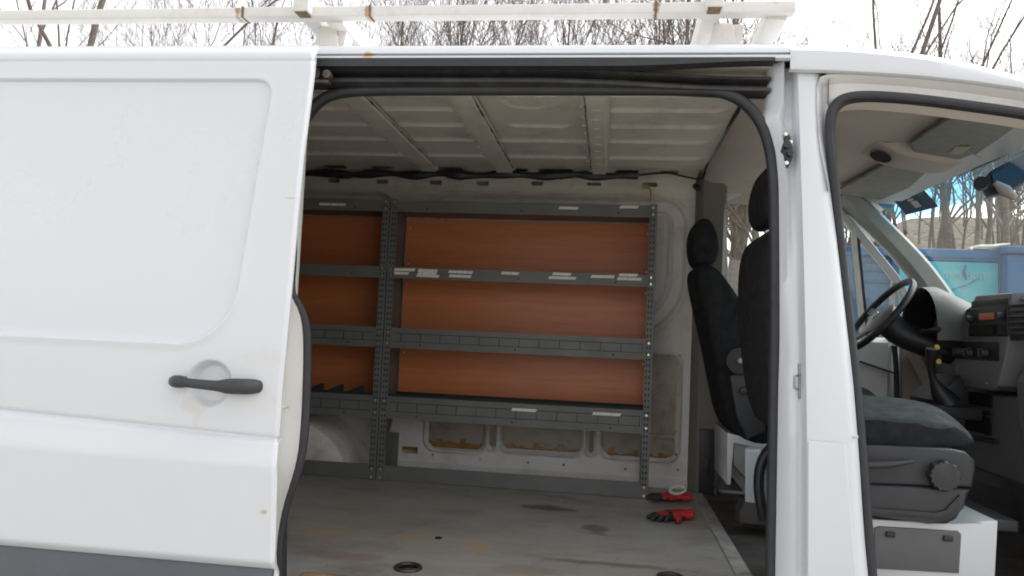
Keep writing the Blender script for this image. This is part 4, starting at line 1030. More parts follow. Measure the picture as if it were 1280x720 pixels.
bm = B(); box(bm, P(353, 454, 1.95), P(357, 449, 1.965), 0.001); link('door_dark_spot', bm, M_blk, door); bm = B(); box(bm, P(360, 418, 1.985), P(366, 385, 1.99), 0.004); link('door_dark_spot', bm, mat('jamb_recess_shade', (0.30, 0.29, 0.28), 0.6), door)  # black dot, then a grey box painting the shade of a jamb recess

# ------------------------------------------------------------------ shelving units
def rail(bm, x0, x1, z0, z1, y0=3.69, lip=0.012, slots=False):
    box(bm, (x0, y0, z0), (x1, y0 + 0.003, z1), 0.0)
    box(bm, (x0, y0 + 0.003, z1 - 0.003), (x1, y0 + lip, z1), 0.0)
    box(bm, (x0, y0 + 0.003, z0), (x1, y0 + lip, z0 + 0.003), 0.0)
LEV = [(2.036, 2.095, 'flat'), (1.700, 1.757, 'flat'), (1.352, 1.452, 'slot'), (1.002, 1.112, 'slot')]
def shelf_unit(X0, X1, label, posts=True):
    root = thing('shelving_unit', label, 'shelving', ((X0 + X1) / 2, 3.82, 0.70), 'steel shelving units along the far wall')
    for xa, sgn in ((X0, 1), (X1, -1)):
        bm = B()
        xx = xa; w = 0.036
        box(bm, (min(xx, xx + sgn * w), 3.683, 0.702), (max(xx, xx + sgn * w), 3.687, 2.10))
        box(bm, (min(xx, xx + sgn * 0.003), 3.687, 0.702), (max(xx, xx + sgn * 0.003), 3.72, 2.10))
        n0 = len(bm.faces); z = 0.76
        while z < 2.06:
            box(bm, (xx + sgn * 0.011, 3.681, z), (xx + sgn * 0.017, 3.6825, z + 0.012)); box(bm, (xx + sgn * 0.025, 3.681, z), (xx + sgn * 0.031, 3.6825, z + 0.012)); z += 0.028
        setmi(bm, n0, 1); po = link('post', bm, [M_steel, M_dark], root, smooth=False)
        for (z0, z1, k) in LEV + [(0.70, 0.772, 'foot')]:
            for f in ((0.25, 0.8) if k != 'foot' else (0.2, 0.75)):
                zc = z0 + (z1 - z0) * f
                bm = B(); disc(bm, (xx + sgn * 0.020, 3.6825, zc), 0.006, (0, -1, 0), 0.004, seg=8); link('bolt', bm, M_bolt, po)
        bm = B()   # end panel sheet from front post to back
        box(bm, (min(xx, xx + sgn * 0.0025), 3.72, 1.002), (max(xx, xx + sgn * 0.0025), 3.975, 2.09))
        prism(bm, [(xx, 3.72, 1.002), (xx, 3.94, 1.002), (xx, 3.72 + 0.06, 0.80)], (sgn * 0.0025, 0, 0))
        box(bm, (min(xx, xx + sgn * 0.0025), 3.72, 0.72), (max(xx, xx + sgn * 0.0025), 3.76, 1.0))
        box(bm, (min(xx, xx + sgn * 0.03), 3.955, 0.72), (max(xx, xx + sgn * 0.03), 3.96, 0.90))
        link('end_panel', bm, M_steel, root, smooth=False)
    a, b = X0 + 0.037, X1 - 0.037
    shelves = []
    for (z0, z1, k) in LEV:
        bm = B(); rail(bm, a - 0.034, b + 0.034, z0, z1, 3.689)
        zt = z1 - 0.012 if k == 'flat' else z0 + 0.03
        box(bm, (X0 + 0.004, 3.694, zt - 0.002), (X1 - 0.004, 3.965, zt))
        if k == 'slot': box(bm, (X0 + 0.004, 3.692, z0 + 0.004), (X1 - 0.004, 3.694, z1 - 0.004))
        n0 = len(bm.faces)
        if k == 'slot':       # pressed slots along the front lip
            zA, zB = z0 + (z1 - z0) * .32, z0 + (z1 - z0) * .72
            x = a + 0.05
            box(bm, (a + 0.01, 3.6875, zB), (b - 0.01, 3.689, zB + 0.0025)); box(bm, (a + 0.01, 3.6875, zA), (b - 0.01, 3.689, zA + 0.002))
            while x < b:
                box(bm, (x, 3.6875, zA + 0.002), (x + 0.0025, 3.689, zB)); x += 0.0985
        for t in range(3):
            x = a + (b - a) * (0.12 + 0.38 * t); disc(bm, (x, 3.689, z0 + 0.018), 0.0045, (0, -1, 0), 0.0015, seg=8)
        setmi(bm, n0, 1); sh = link('shelf', bm, [M_steel, M_dark], root, smooth=False); shelves.append(sh)
    bm = B(); box(bm, (X0 + 0.005, 3.70, LEV[3][1] + 0.0), (X1 - 0.005, 3.703, LEV[3][1] + 0.012))
    if X0 < -1.3:
        x = a
        while x < b - 0.1:    # toothed divider strip
            prism(bm, [(x, 3.71, LEV[3][1] + .005), (x + 0.10, 3.71, LEV[3][1] + .005), (x + 0.10, 3.71, LEV[3][1] + 0.045), (x + 0.085, 3.71, LEV[3][1] + 0.045)], (0, 0.002, 0)); x += 0.105
    else:
        box(bm, (X0 + 0.005, 3.955, LEV[3][0] + 0.03), (X1 - 0.005, 3.96, LEV[3][1] + 0.004))
    link('shelf_liner', bm, M_liner, root, smooth=False)
    bm = B(); rail(bm, X0, X1, 0.702, 0.772, 3.690, 0.012); box(bm, (X0, 3.692, 0.702), (X1, 3.95, 0.706)); link('foot_rail', bm, M_steel, root, smooth=False)
    # laminate back boards between shelves
    for (zl, zh) in ((LEV[3][0] + 0.03, LEV[2][0] + 0.02), (LEV[2][0] + 0.03, LEV[1][1] - 0.02), (LEV[1][1] - 0.01, 2.045)):
        bm = B(); box(bm, (X0 + 0.01, 3.968, zl), (X1 - 0.01, 3.974, zh - 0.004)); bb = link('back_board', bm, M_ply, root, smooth=False)
        for xx in (X0 + 0.03, X1 - 0.03):
            for zz in (zl + 0.05, zh - 0.05): bm = B(); disc(bm, (xx, 3.968, zz), 0.005, (0, -1, 0), 0.003, seg=8); link('screw', bm, M_bolt, bb)
    bm = B(); box(bm, (X0 + 0.01, 3.960, 2.050), (X1 - 0.01, 3.966, 2.085)); link('board_top_shade', bm, mat('shaded_board_strip', (0.20, 0.085, 0.045), 0.5, var=0.1), root, smooth=False)  # dark brown strip paints the shadow on the board under the top shelf
    return root, shelves
XR = P(814, 500, 3.683).x; XM = P(478.5, 430, 3.683).x
ru, rsh = shelf_unit(XM + 0.002, XR, 'grey steel shelving unit with orange boards, complete bay in the middle covered in paper strips')
lu, lsh = shelf_unit(XM - 1.28, XM - 0.002, 'grey steel shelving unit disappearing behind the slid door, over the wheel arch')
LB = [(0, (698, 722), 260), (0, (774, 797), 259), (1, (486, 518), 337.3), (1, (488, 510), 341.4), (1, (522, 546), 338.0), (1, (522, 545), 341.2), (1, (520, 548), 344.6), (1, (560, 590), 340), (1, (561, 588), 345),
      (1, (626, 648), 341.5), (1, (690, 713), 342.5), (1, (685, 719), 347.4), (1, (738, 767), 346), (1, (773, 796), 344), (1, (771, 801), 348.6), (3, (639, 670), 512.4), (3, (740, 775), 517.6)]
for lv, (xa, xb), yc in LB:
    bm = B(); a = P(xa, yc, 3.688); b = P(xb, yc, 3.688); zc = (a.z + b.z) / 2; hh = 0.0068
    sk = random.uniform(-0.002, 0.002); dx = 0.006
    prism(bm, [(a.x, 3.6870, zc - hh), (b.x, 3.6870, zc - hh + sk), (b.x + dx, 3.6870, zc + hh + sk), (a.x + dx, 3.6870, zc + hh)], (0, 0.0012, 0))
    link('paper_label', bm, M_label, rsh[lv], smooth=False)
bm = B(); a = P(399, 255, 3.687); b = P(432, 255.6, 3.687); prism(bm, [(a.x, 3.687, a.z - .006), (b.x, 3.687, a.z - .006), (b.x, 3.687, a.z + .006), (a.x, 3.687, a.z + .006)], (0, 0.0012, 0)); link('paper_label', bm, M_label, lsh[0], smooth=False)

# ------------------------------------------------------------------ roof rack
rk = thing('roof_rack', 'white painted steel ladder rack with rust at its joints on the van roof', 'roof rack', (-0.8, 2.6, 2.3))
def rail3(px0, px1, name, zc, h, y0=2.12, w=0.045, ends=True):
    bm = B(); a = P(px0, 12, y0).x; b = P(px1, 12, y0).x
    box(bm, (a, y0, zc - h / 2), (b, y0 + w, zc + h / 2), 0.003); return link(name, bm, M_rack, rk)
zl = lambda px, py: P(px, py, 2.12).z
box_z = (zl(600, 18.0) + zl(600, 5.5)) / 2; hh = zl(600, 5.5) - zl(600, 18.0)
rail3(-700, 303, 'side_rail', box_z - 0.001, hh + 0.001)
rail3(304, 462, 'side_rail', box_z, hh * 1.06)
rail3(463, 819, 'side_rail', box_z, hh)
rail3(820.5, 995, 'side_rail', box_z, hh * 1.06)
for px in (303.5, 462.5, 820):
    bm = B(); a = P(px, 12, 2.12).x; box(bm, (a - 0.003, 2.117, box_z - hh * .56), (a + 0.003, 2.168, box_z + hh * .56)); link('joint_weld', bm, M_rust, rk)
far_y = 3.93
for px in (378, 893):
    bm = B(); x = P(px, 12, 2.10).x
    # cross bar running over the roof, square tube, open at the near end
    z0 = box_z + hh * .2
    box(bm, (x - 0.024, 2.085, z0 - 0.02), (x + 0.024, far_y, z0 + 0.045), 0.003)
    link('cross_bar', bm, M_rack, rk)
    bm = B(); box(bm, (x - 0.018, 2.088, z0 - 0.0225), (x + 0.018, 2.13, z0 - 0.019)); link('tube_end', bm, M_rust, rk)
    for yy in (2.20, 3.86):
        bm = B(); zf = box_z - hh / 2; zb_ = 2.262 if yy < 3 else 2.338
        prism(bm, [(x + 0.015, yy, zf + 0.003), (x + 0.065, yy, zf + 0.003), (x + 0.085, yy, zb_), (x - 0.015, yy, zb_)], (0, 0.01, 0), 0.002)
        link('support_foot', bm, M_rack, rk); bm = B()
        prism(bm, [(x + 0.070, yy + 0.012, zf + 0.003), (x + 0.10, yy + 0.012, zf + 0.003), (x + 0.085, yy + 0.012, zb_), (x + 0.075, yy + 0.012, zb_)], (0, 0.06, 0), 0.002)
        link('support_foot', bm, M_rack, rk)
bm = B(); zf = box_z - hh * .5
obox(bm, (P(418, 25, 2.15).x, 2.15, zf + 0.015), (P(418, 25, 2.15).x, 3.9, zf + 0.015), 0.05, 0.05, bev=0.003); link('cross_bar', bm, M_rack, rk)
bm = B(); obox(bm, (P(972, 12, 2.15).x, 2.15, box_z - 0.004), (P(972, 12, 2.15).x - 0.02, 3.9, box_z - 0.004), 0.055, 0.045, bev=0.003); link('cross_bar', bm, M_rack, rk)
bm = B(); a = P(-700, 12, 2.12).x; b = P(985, 12, 2.12).x; box(bm, (a, 3.86, box_z - hh / 2), (b, 3.905, box_z + hh / 2), 0.003); link('side_rail', bm, M_rack, rk)

# ------------------------------------------------------------------ work gloves
def glove(name, label, O, ang, curl, flip, redf, cuff_up):
    root = thing(name, label, 'glove', O, 'red and black work gloves on the van floor')
    me = bpy.data.meshes.new('tmp'); bm = B(); vs = []; sk = []
    def node(p, r, prev=None):
        v = bm.verts.new(Vector(p)); sk.append(r); vs.append(v)
        if prev is not None: bm.edges.new((vs[prev], v))
        return len(vs) - 1
    w = node((0.0, 0, 0.030), (0.036, 0.022))
    p1 = node((0.05, 0, 0.028), (0.040, 0.020), w); 
    cf = node((-0.05, 0.0, 0.032), (0.034, 0.024), w)
    for k, (dy, ln, r) in enumerate(((-0.036, 0.066, .0115), (-0.012, 0.078, .012), (0.013, 0.072, .0115), (0.036, 0.056, .0105))):
        b0 = node((0.088, dy * 0.85, 0.026), (r * 1.25, r * 1.2), p1)
        b1 = node((0.088 + ln * .45, dy * 1.1, 0.028 - curl * 0.004 + 0.003 * k), (r, r), b0)
        b2 = node((0.088 + ln * (1 - .1 * curl), dy * 1.2, 0.016), (r * .85, r * .85), b1)
    t0 = node((0.035, -0.045 * flip, 0.024), (0.015, 0.014), p1); t1 = node((0.070, -0.068 * flip, 0.020), (0.0125, .012), t0); node((0.092, -0.070 * flip, 0.016), (0.011, 0.011), t1)
    bm.to_mesh(me); bm.free()
    o = bpy.data.objects.new('tmp', me); col.objects.link(o)
    md = o.modifiers.new('s', 'SKIN'); md.use_smooth_shade = True
    for i, r in enumerate(sk): me.skin_vertices[0].data[i].radius = r
    me.skin_vertices[0].data[w].use_root = True
    m2 = o.modifiers.new('u', 'SUBSURF'); m2.levels = 2; m2.render_levels = 2
    dg = bpy.context.evaluated_depsgraph_get(); dg.update()
    nm = bpy.data.meshes.new_from_object(o.evaluated_get(dg)); bpy.data.objects.remove(o)
    nm.materials.clear(); nm.materials.append(M_nit); nm.materials.append(M_red)
    zmin = min(v.co.z for v in nm.vertices)
    for v in nm.vertices:
        v.co.z -= zmin; n_ = noise.noise(v.co * 45 + Vector((flip * 3, 0, 0))) * 0.004
        v.co += v.normal * n_
        v.co.z = max(0.0, v.co.z)
        # bend the glove along its length
        a = v.co.x * redf[1]; x = v.co.x
        if redf[1]:
            rr = 1 / redf[1]; yy = v.co.y; v.co.x = (rr - yy) * math.sin(x / rr); v.co.y = rr - (rr - yy) * math.cos(x / rr)
    for pl in nm.polygons:
        c = pl.center; up = pl.normal.z > -0.15
        pl.material_index = 1 if ((up and redf[0][0] < math.hypot(c.x, 0) * (1 if c.x > 0 else -1) < redf[0][1]) or c.x < -0.005 or (redf[1] and up and pl.normal.z > 0.35 and 0.075 < c.x < 0.115 and -0.02 < c.y < 0.05)) else 0
        pl.use_smooth = True
    b = bpy.data.objects.new('glove_body', nm); col.objects.link(b); b.parent = root
    root.rotation_euler = (0, 0, ang)
    return root
f1 = F(852, 623, FZ + 0.02)
g1 = glove('work_glove', 'red and black work glove lying behind, its white cuff opening facing up', (f1.x + 0.0, f1.y + 0.02, FZ + 0.001), R(186), 0.4, 1, ((-1, 0.092), 0.0), True)
bm = B(); cc = Vector((f1.x - 0.018, f1.y + 0.012, FZ + 0.055))
bmp = [cc + Vector((0.034 * math.cos(a), 0.026 * math.sin(a), 0.012 * math.sin(a) + 0.006 * math.cos(a))) for a in [2*math.pi*i/30 for i in range(31)]]
tube(bm, bmp, 0.0065, seg=8, cap=False)
bmesh.ops.translate(bm, verts=bm.verts, vec=-Vector(g1.location)); bmesh.ops.rotate(bm, verts=bm.verts, cent=(0, 0, 0), matrix=Matrix.Rotation(-R(186), 3, 'Z'))
me = bpy.data.meshes.new('cuff'); bm.to_mesh(me); bm.free(); me.materials.append(M_cuff)
for p_ in me.polygons: p_.use_smooth = True
o = bpy.data.objects.new('cuff', me); col.objects.link(o); o.parent = g1
f2 = F(855, 645, FZ + 0.02)
g2 = glove('work_glove', 'red and black work glove lying in front, dark rubber fingers to the left', (f2.x, f2.y + 0.02, FZ + 0.001), R(192), 1.0, -1, ((-1, 0.055), 5.0), False)

# ------------------------------------------------------------------ SURROUNDINGS
def hill_z(x, y):
    if y < 13: return 0.0
    k = 0.16 + 0.10 * sst(0.2, 0.4, x / y)
    base = k * (min(y, 55) - 13) * sst(13, 17, y) + 0.03 * max(0, y - 55)
    return base + 0.35 * noise.noise(Vector((x * 0.12, y * 0.12, 0))) * sst(13, 20, y)
M_ground = mat('gravelly_asphalt', (0.38, 0.365, 0.335), 0.9, var=0.2, scale=2, dirt=(0.24, 0.20, 0.16), dirt_amt=0.6, dirt_scale=0.7, bump=0.3, bump_scale=60)
M_litter = mat('leaf_litter', (0.17, 0.125, 0.088), 0.95, var=0.6, scale=3.5, dirt=(0.28, 0.23, 0.18), dirt_amt=0.8, dirt_scale=1.0, specks=((0.05, 0.045, 0.04), 1.3, 0.55, 0.7), bump=0.5, bump_scale=12)
bm = B(); grid(bm, [-300, -150, -80] + frange(-60, 60, 4) + [80, 150, 300], [-300, -150, -60, -20, -5, 5, 13], lambda x, y: Vector((x, y, 0))); struct(link('ground', bm, M_ground))
bm = B(); grid(bm, [-300, -200, -120] + frange(-80, 80, 2.5) + [120, 200, 300], [12.9] + frange(13.5, 57, 1.5) + [80, 140, 320], lambda x, y: Vector((x, y, hill_z(x, y) + (0.004 if y < 13 else 0.0)))); struct(link('leafy_hillside', bm, M_litter))

# blue roll-off container with its turquoise sheet
M_blue = mat('blue_container_paint', (0.006, 0.10, 0.26), 0.5, var=0.15, scale=1.5, dirt=(0.15, 0.17, 0.17), dirt_amt=0.5, dirt_scale=2.5)
M_blued = mat('dark_blue_paint', (0.015, 0.07, 0.16), 0.5, var=0.2, scale=3)
M_turq = mat('turquoise_sheet', (0.05, 0.36, 0.44), 0.6, var=0.12, scale=0.8, dirt=(0.22, 0.42, 0.45), dirt_amt=0.7, dirt_scale=0.8)
CYD = 9.0
cl, crr = P(1010, 400, CYD).x, P(1258, 400, CYD).x
ctop = P(1190, 311.5, CYD).z
ct = thing('waste_container', 'blue ribbed steel waste container with a turquoise sign sheet on its side', 'container', ((cl + crr) / 2, CYD + 1.2, 0))
bm = B()
box(bm, (cl, CYD + 0.05, 0.15), (crr, CYD + 0.10, ctop - 0.05)); box(bm, (cl, CYD + 2.3, 0.15), (crr, CYD + 2.36, ctop - 0.05)); box(bm, (cl, CYD + .1, 0.15), (cl + 0.06, CYD + 2.3, ctop - 0.05)); box(bm, (crr - .06, CYD + .1, 0.15), (crr, CYD + 2.3, ctop - 0.05)); box(bm, (cl, CYD + .1, 0.15), (crr, CYD + 2.3, 0.2))
link('container_body', bm, M_blue, ct, smooth=False)
bm = B(); box(bm, (cl - 0.03, CYD - 0.02, ctop - 0.10), (crr + 0.02, CYD + 0.09, ctop), 0.01); box(bm, (cl - 0.03, CYD + 2.28, ctop - 0.10), (crr + 0.02, CYD + 2.39, ctop), 0.01); link('top_rail', bm, M_blue, ct)
for py in (319, 326, 337, 351):
    bm = B(); z = P(1100, py, CYD).z; box(bm, (cl, CYD + 0.02, z - 0.022), (P(1160, 350, CYD).x, CYD + 0.05, z + 0.012), 0.006); link('side_rib', bm, M_blued, ct)
for px in (1062, 1119, 1253):
    bm = B(); x = P(px, 350, CYD).x; box(bm, (x - 0.04, CYD - 0.01, 0.15), (x + 0.04, CYD + 0.05, ctop - 0.1), 0.008); link('side_post', bm, M_blued, ct)
bm = B(); x0 = P(1122, 350, CYD).x; x1 = P(1254, 350, CYD).x; zt = P(1190, 327, CYD).z
box(bm, (x0, CYD + 0.01, 1.0), (x1, CYD + 0.03, zt), 0.004); sg = link('sign_sheet', bm, M_turq, ct)
bm = B()
box(bm, (x0, CYD + 0.0, zt + 0.01), (x1, CYD + 0.04, zt + 0.07), 0.01); link('sheet_rail', bm, M_blue, ct)
# worn lettering as it reads through the windscreen: a faded row ending in "otection.ca"-like strokes and an emblem
M_let = mat('faded_white_letters', (0.22, 0.42, 0.46), 0.6, var=0.2, scale=8)
def text(body, size, loc, m, parent, name):
    cu = bpy.data.curves.new(name, 'FONT'); cu.body = body; cu.size = size; cu.extrude = 0.003; cu.align_x = 'LEFT'
    t = bpy.data.objects.new(name, cu); col.objects.link(t); t.rotation_euler = (R(90), 0, 0); t.location = loc
    dg = bpy.context.evaluated_depsgraph_get(); dg.update()
    me = bpy.data.meshes.new_from_object(t.evaluated_get(dg)); M = t.matrix_world.copy()
    M = Matrix.Translation(loc) @ Matrix.Rotation(R(90), 4, 'X'); me.transform(M); bpy.data.objects.remove(t)
    off = parent.location if parent.parent is None else parent.parent.location
    me.transform(Matrix.Translation(-Vector(off))); me.materials.append(m)
    o = bpy.data.objects.new(name, me); col.objects.link(o); o.parent = parent; return o
p = P(1163, 346, CYD); text('protection', 0.135, (p.x, CYD + 0.004, p.z - 0.01), M_let, sg, 'lettering')
bm = B(); 
tube(bm, [P(1207, 331, CYD), P(1205, 340, CYD), P(1208, 350, CYD)], [0.02, 0.05, 0.02], seg=6, ry=0.3); tube(bm, [P(1190, 362, CYD), P(1212, 355, CYD), P(1224, 347, CYD)], [0.01, 0.02, 0.008], seg=6, ry=0.3)
link('emblem', bm, mat('emblem_blue', (0.10, 0.22, 0.36), 0.6), sg)
# second container, plain blue
c2 = thing('waste_container', 'plain blue steel container at the right with pale debris on its rim', 'container', (7, 9.8, 0))
z2 = P(1270, 308, 8.85).z; xa = P(1260, 350, 8.85).x
bm = B(); box(bm, (xa, 8.85, 0.1), (xa + 3.4, 11.2, z2 - 0.08), 0.02); link('container_body', bm, M_blue, c2)
bm = B(); box(bm, (xa - 0.03, 8.80, z2 - 0.08), (xa + 3.45, 11.25, z2), 0.015); link('top_rail', bm, M_blue, c2)
for dx in (0.5, 1.2, 1.9):
    bm = B(); box(bm, (xa + dx, 8.80, 0.1), (xa + dx + 0.12, 8.86, z2 - 0.1), 0.01); link('side_rib', bm, M_blued, c2)
bm = B()
tube(bm, smoothp([P(1211, 313, 9.02), P(1216, 309, 9.02), P(1235, 309, 9.0), P(1262, 305, 9.0)], 1), [0.05, 0.06, 0.03, 0.05, 0.07, 0.05, 0.04, 0.02], seg=7, ry=0.5)
o = link('plastic_sheet', bm, mat('pale_plastic', (0.6, 0.6, 0.56), 0.5, var=0.3, scale=6)); tag(o, 'pale crumpled plastic sheeting lying along the container rim', 'sheeting')
# small tarp on the hill
bm = B(); c = P(918, 345, 15.5)
c.z = max(c.z, hill_z(c.x, 15.5) + 0.1)
pts = []
rows = []
for i in range(9):
    rows.append([(c.x - 0.3 + 0.075 * i + 0.02 * random.random(), c.y + 0.2 * j / 4, hill_z(c.x, c.y) + 0.05 + (0.30 + 0.25 * i / 8) * math.sin(math.pi * j / 4 * .9 + .2) * (0.4 + 0.08 * i)) for j in range(5)])
rows.append([(rows[-1][j][0], rows[-1][j][1], 0.0 + hill_z(c.x, c.y)) for j in range(5)])
loft(bm, rows); o = link('tarpaulin', bm, mat('blue_tarp', (0.16, 0.24, 0.34), 0.5, var=0.3, scale=6)); tag(o, 'small grey blue tarpaulin heaped on the slope seen through the driver window', 'tarpaulin')

# trees
M_bark = mat('grey_brown_bark', (0.17, 0.135, 0.11), 0.9, var=0.35, scale=5, bump=0.4, bump_scale=30, objco=True)
M_twig = mat('reddish_twigs', (0.20, 0.155, 0.13), 0.9, var=0.3, scale=3, objco=True)
def grow(bt, bc, p, d, ln, r, depth, spread, up, rng, nseg=4, maxd=4, kids=(3, 5), thick=1.0):
    pts = [p.copy()]; rs = [r]; dirs = [d.copy()]
    for i in range(nseg):
        d = (d + Vector((rng.gauss(0, 1), rng.gauss(0, 1), rng.gauss(0, 1))) * (0.05 if depth == 0 else 0.13) + Vector((0, 0, up))).normalized()
        p = p + d * ln / nseg; pts.append(p.copy()); dirs.append(d.copy()); rs.append(r * (1 - 0.65 * (i + 1) / nseg) if depth < maxd else r * (1 - 0.9 * (i+1) / nseg))
    tube(bt if depth < 1 else bc, pts, rs, seg=(8, 6, 4, 3, 3, 3)[depth], cap=False)
    if depth >= maxd: return
    n = rng.randint(*kids) + (3 if depth == 0 else 0)
    for k in range(n):
        f = rng.uniform(0.35 if depth == 0 else 0.2, 1.0); i = min(nseg - 1, int(f * nseg)); q = pts[i].lerp(pts[i+1], f * nseg - i)
        a = rng.uniform(0, 2 * math.pi); s = dirs[i+1].orthogonal().normalized(); s = Matrix.Rotation(a, 3, dirs[i+1]) @ s
        nd = (dirs[i+1] + s * spread * rng.uniform(0.7, 1.3)).normalized()
        rr = max(0.004 * thick, rs[i] * rng.uniform(0.42, 0.62))
        grow(bt, bc, q, nd, ln * rng.uniform(0.42, 0.68), rr, depth + 1, spread, up, rng, max(2, nseg - 1), maxd, kids, thick)
def tree(loc, h, r, seed, label, group=None, lean=(0, 0), spread=0.8, up=0.05, maxd=4, kids=(3, 5), name='bare_tree', thick=1.0):
    rng = random.Random(seed); root = thing(name, label, 'tree', loc, group)
    bt, bc = B(), B()
    grow(bt, bc, Vector((0, 0, -0.2)), Vector((lean[0], lean[1], 1)).normalized(), h, r, 0, spread, up, rng, 7, maxd, kids, thick)
    for bmx, nm, mm in ((bt, 'trunk', M_bark), (bc, 'crown', M_twig)):
        me = bpy.data.meshes.new(nm); bmx.to_mesh(me); bmx.free(); me.materials.append(mm)
        me.polygons.foreach_set('use_smooth', [True] * len(me.polygons))
        o = bpy.data.objects.new(nm, me); col.objects.link(o); o.parent = root
    return root
def copy_tree(src, loc, rz, sc, label=None, group=None):
    r = src.copy(); col.objects.link(r); r.location = loc; r.rotation_euler = (0, 0, rz); r.scale = (sc[0], sc[0], sc[1])
    if label: r['label'] = label
    if group: r['group'] = group
    for ch in list(src.children):
        c = ch.copy(); col.objects.link(c); c.parent = r
    return r
def gx(px, y): return P(px, 400, y).x
# the big forked tree at upper left
y = 15.0
tree((gx(38, y), y, hill_z(gx(38, y), y)), 11.5, 0.12, 31, 'big dark bare tree with the thicker trunk above the slid door', spread=0.75, up=0.02, kids=(3, 5), thick=2.0)
tree((gx(72, y + 1), y + 1, hill_z(gx(72, y + 1), y + 1)), 11.0, 0.09, 12, 'slender dark bare tree just left of the thick trunk', spread=0.7, up=0.03, kids=(3, 4), lean=(-0.10, 0), thick=2.0)
y = 17
tree((gx(985, y), y, hill_z(gx(985, y), y)), 13.0, 0.08, 5, 'bare tree leaning right above the cab roof', spread=0.6, up=0.02, lean=(0.5, 0), kids=(2, 3), thick=1.5)
TH = 'bare saplings of the thicket on the slope'
THL = 'one of the thin bare saplings crowding the slope behind the van'
FR = 'bare woodland trees on the hillside'
FRL = 'bare woodland tree with a straight trunk on the leafy hillside'
prot = [tree((gx(560, 22), 22, hill_z(gx(560, 22), 22)), 9.0, 0.055, 41, THL, TH, spread=0.42, up=0.10, kids=(3, 5), name='bare_sapling', thick=1.6),
        tree((gx(600, 21), 21, hill_z(gx(600, 21), 21)), 8.6, 0.05, 42, THL, TH, spread=0.5, up=0.12, kids=(3, 5), name='bare_sapling', thick=1.6),
        tree((gx(680, 23), 23, hill_z(gx(680, 23), 23)), 9.4, 0.06, 43, THL, TH, spread=0.38, up=0.08, kids=(3, 5), name='bare_sapling', thick=1.6)]
fpro = [tree((gx(300, 30), 30, hill_z(gx(300, 30), 30)), 12.0, 0.13, 51, FRL, FR, spread=0.6, up=0.06, kids=(2, 4), thick=2.2),
        tree((gx(1180, 27), 27, hill_z(gx(1180, 27), 27)), 12.0, 0.12, 52, FRL, FR, spread=0.55, up=0.07, kids=(2, 4), thick=2.2),
        tree((gx(930, 29), 29, hill_z(gx(930, 29), 29)), 12.5, 0.14, 53, FRL, FR, spread=0.65, up=0.05, kids=(2, 4), thick=2.2)]
rng = random.Random(99)
for k in range(24):
    px = rng.choice([rng.uniform(430, 770), rng.uniform(430, 770), rng.uniform(170, 440), rng.uniform(800, 890)]); y = rng.uniform(19, 26)
    x = gx(px, y); hs_ = rng.uniform(0.78, 1.12)
    copy_tree(rng.choice(prot), (x, y, hill_z(x, y)), rng.uniform(0, 6.28), (hs_, hs_))
for k in range(36):
    px = rng.uniform(-150, 1420); y = rng.uniform(22, 44)
    if 940 < px < 1280 and rng.random() < 0.3: px = rng.uniform(0, 900)
    x = gx(px, y); s = rng.uniform(0.6, 0.95) * (0.85 if px > 930 else 1)
    if px < 430: y = rng.uniform(32, 44); x = gx(px, y)
    copy_tree(rng.choice(fpro), (x, y, hill_z(x, y)), rng.uniform(0, 6.28), (s, s * (0.62 if px > 1120 else 0.8)))
for k in range(70):     # trees on the far slope beyond the containers
    px = rng.uniform(1040, 1480); y = rng.uniform(28, 56); x = gx(px, y); s = rng.uniform(0.7, 1.0)
    if k % 4 == 0: copy_tree(rng.choice(fpro), (x, y, hill_z(x, y)), rng.uniform(0, 6.28), (s * .55, s * 0.50), group=FR)
    else: copy_tree(rng.choice(prot), (x, y, hill_z(x, y)), rng.uniform(0, 6.28), (s * 1.2, s * (0.55 + 0.008 * (y - 28))))
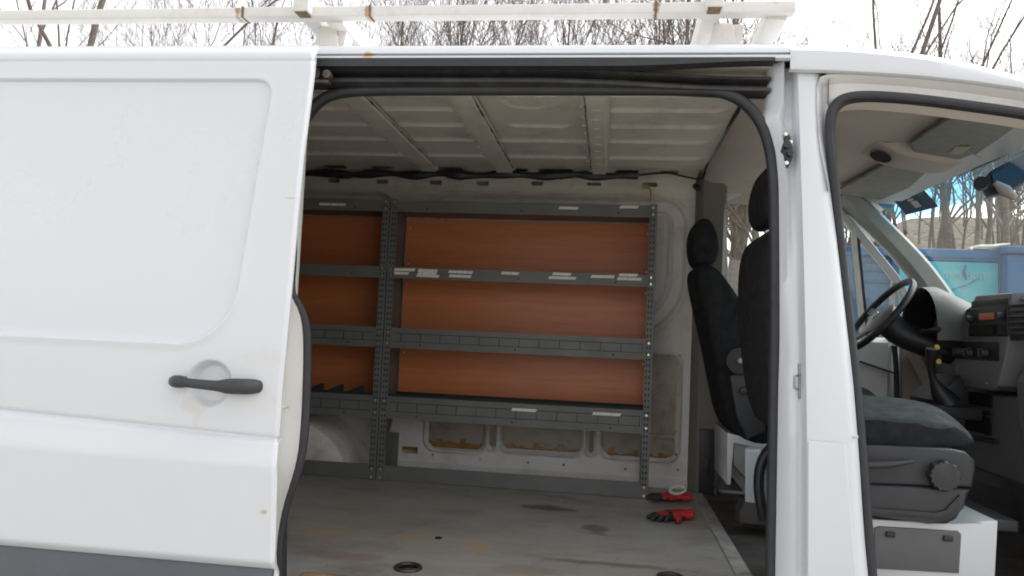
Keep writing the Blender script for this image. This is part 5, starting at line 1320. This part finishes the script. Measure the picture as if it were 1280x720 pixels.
for k in range(26):     # trunks seen through the cab windows
    px = rng.choice([rng.uniform(890, 950), rng.uniform(1090, 1300)]); y = rng.uniform(19, 34); x = gx(px, y)
    s = rng.uniform(0.6, 0.8); copy_tree(rng.choice(fpro), (x, y, hill_z(x, y)), rng.uniform(0, 6.28), (s * 1.2, s * 0.68))

# ------------------------------------------------------------------ camera, light, sky
cam = bpy.data.cameras.new('camera'); co = bpy.data.objects.new('camera', cam); col.objects.link(co)
Rm = Matrix((aX, aY, aZ)).to_4x4(); co.matrix_world = Matrix.Translation(CAM) @ Rm
cam.sensor_fit = 'HORIZONTAL'; cam.sensor_width = 36; cam.lens = FPX / 1280 * 36; cam.clip_start = 0.05; cam.clip_end = 2000
scn.camera = co
SE, SA = R(50), R(60)     # azimuth from +Y clockwise: behind the camera and to the left
wd = bpy.data.worlds.new('World'); scn.world = wd; wd.use_nodes = True; nt = wd.node_tree
sky = nt.nodes.new('ShaderNodeTexSky'); sky.sky_type = 'NISHITA'; sky.sun_disc = False; sky.sun_elevation = SE; sky.sun_rotation = SA
sky.air_density = 1.0; sky.dust_density = 3.0; sky.ozone_density = 1.0
hs = nt.nodes.new('ShaderNodeHueSaturation'); hs.inputs['Saturation'].default_value = 0.09
bg = nt.nodes['Background']; bg.inputs['Strength'].default_value = 0.15
nt.links.new(sky.outputs[0], hs.inputs['Color']); nt.links.new(hs.outputs[0], bg.inputs['Color'])
sl = bpy.data.lights.new('sun', 'SUN'); sl.energy = 0.5; sl.angle = R(45); sl.color = (1.0, 0.96, 0.90)
so = bpy.data.objects.new('sun', sl); col.objects.link(so)
sdv = Vector((math.sin(SA) * math.cos(SE), math.cos(SA) * math.cos(SE), math.sin(SE)))
so.rotation_euler = (-sdv).to_track_quat('-Z', 'Y').to_euler()
vs_ = scn.view_settings; vs_.view_transform = 'Standard'; vs_.look = 'None'; vs_.gamma = 1; vs_.use_curve_mapping = False; vs_.exposure = 1.42; scn.cycles.filter_width = 1.9
scn.render.engine = 'CYCLES'
scn.cycles.max_bounces = 10; scn.cycles.diffuse_bounces = 6; scn.cycles.transparent_max_bounces = 16
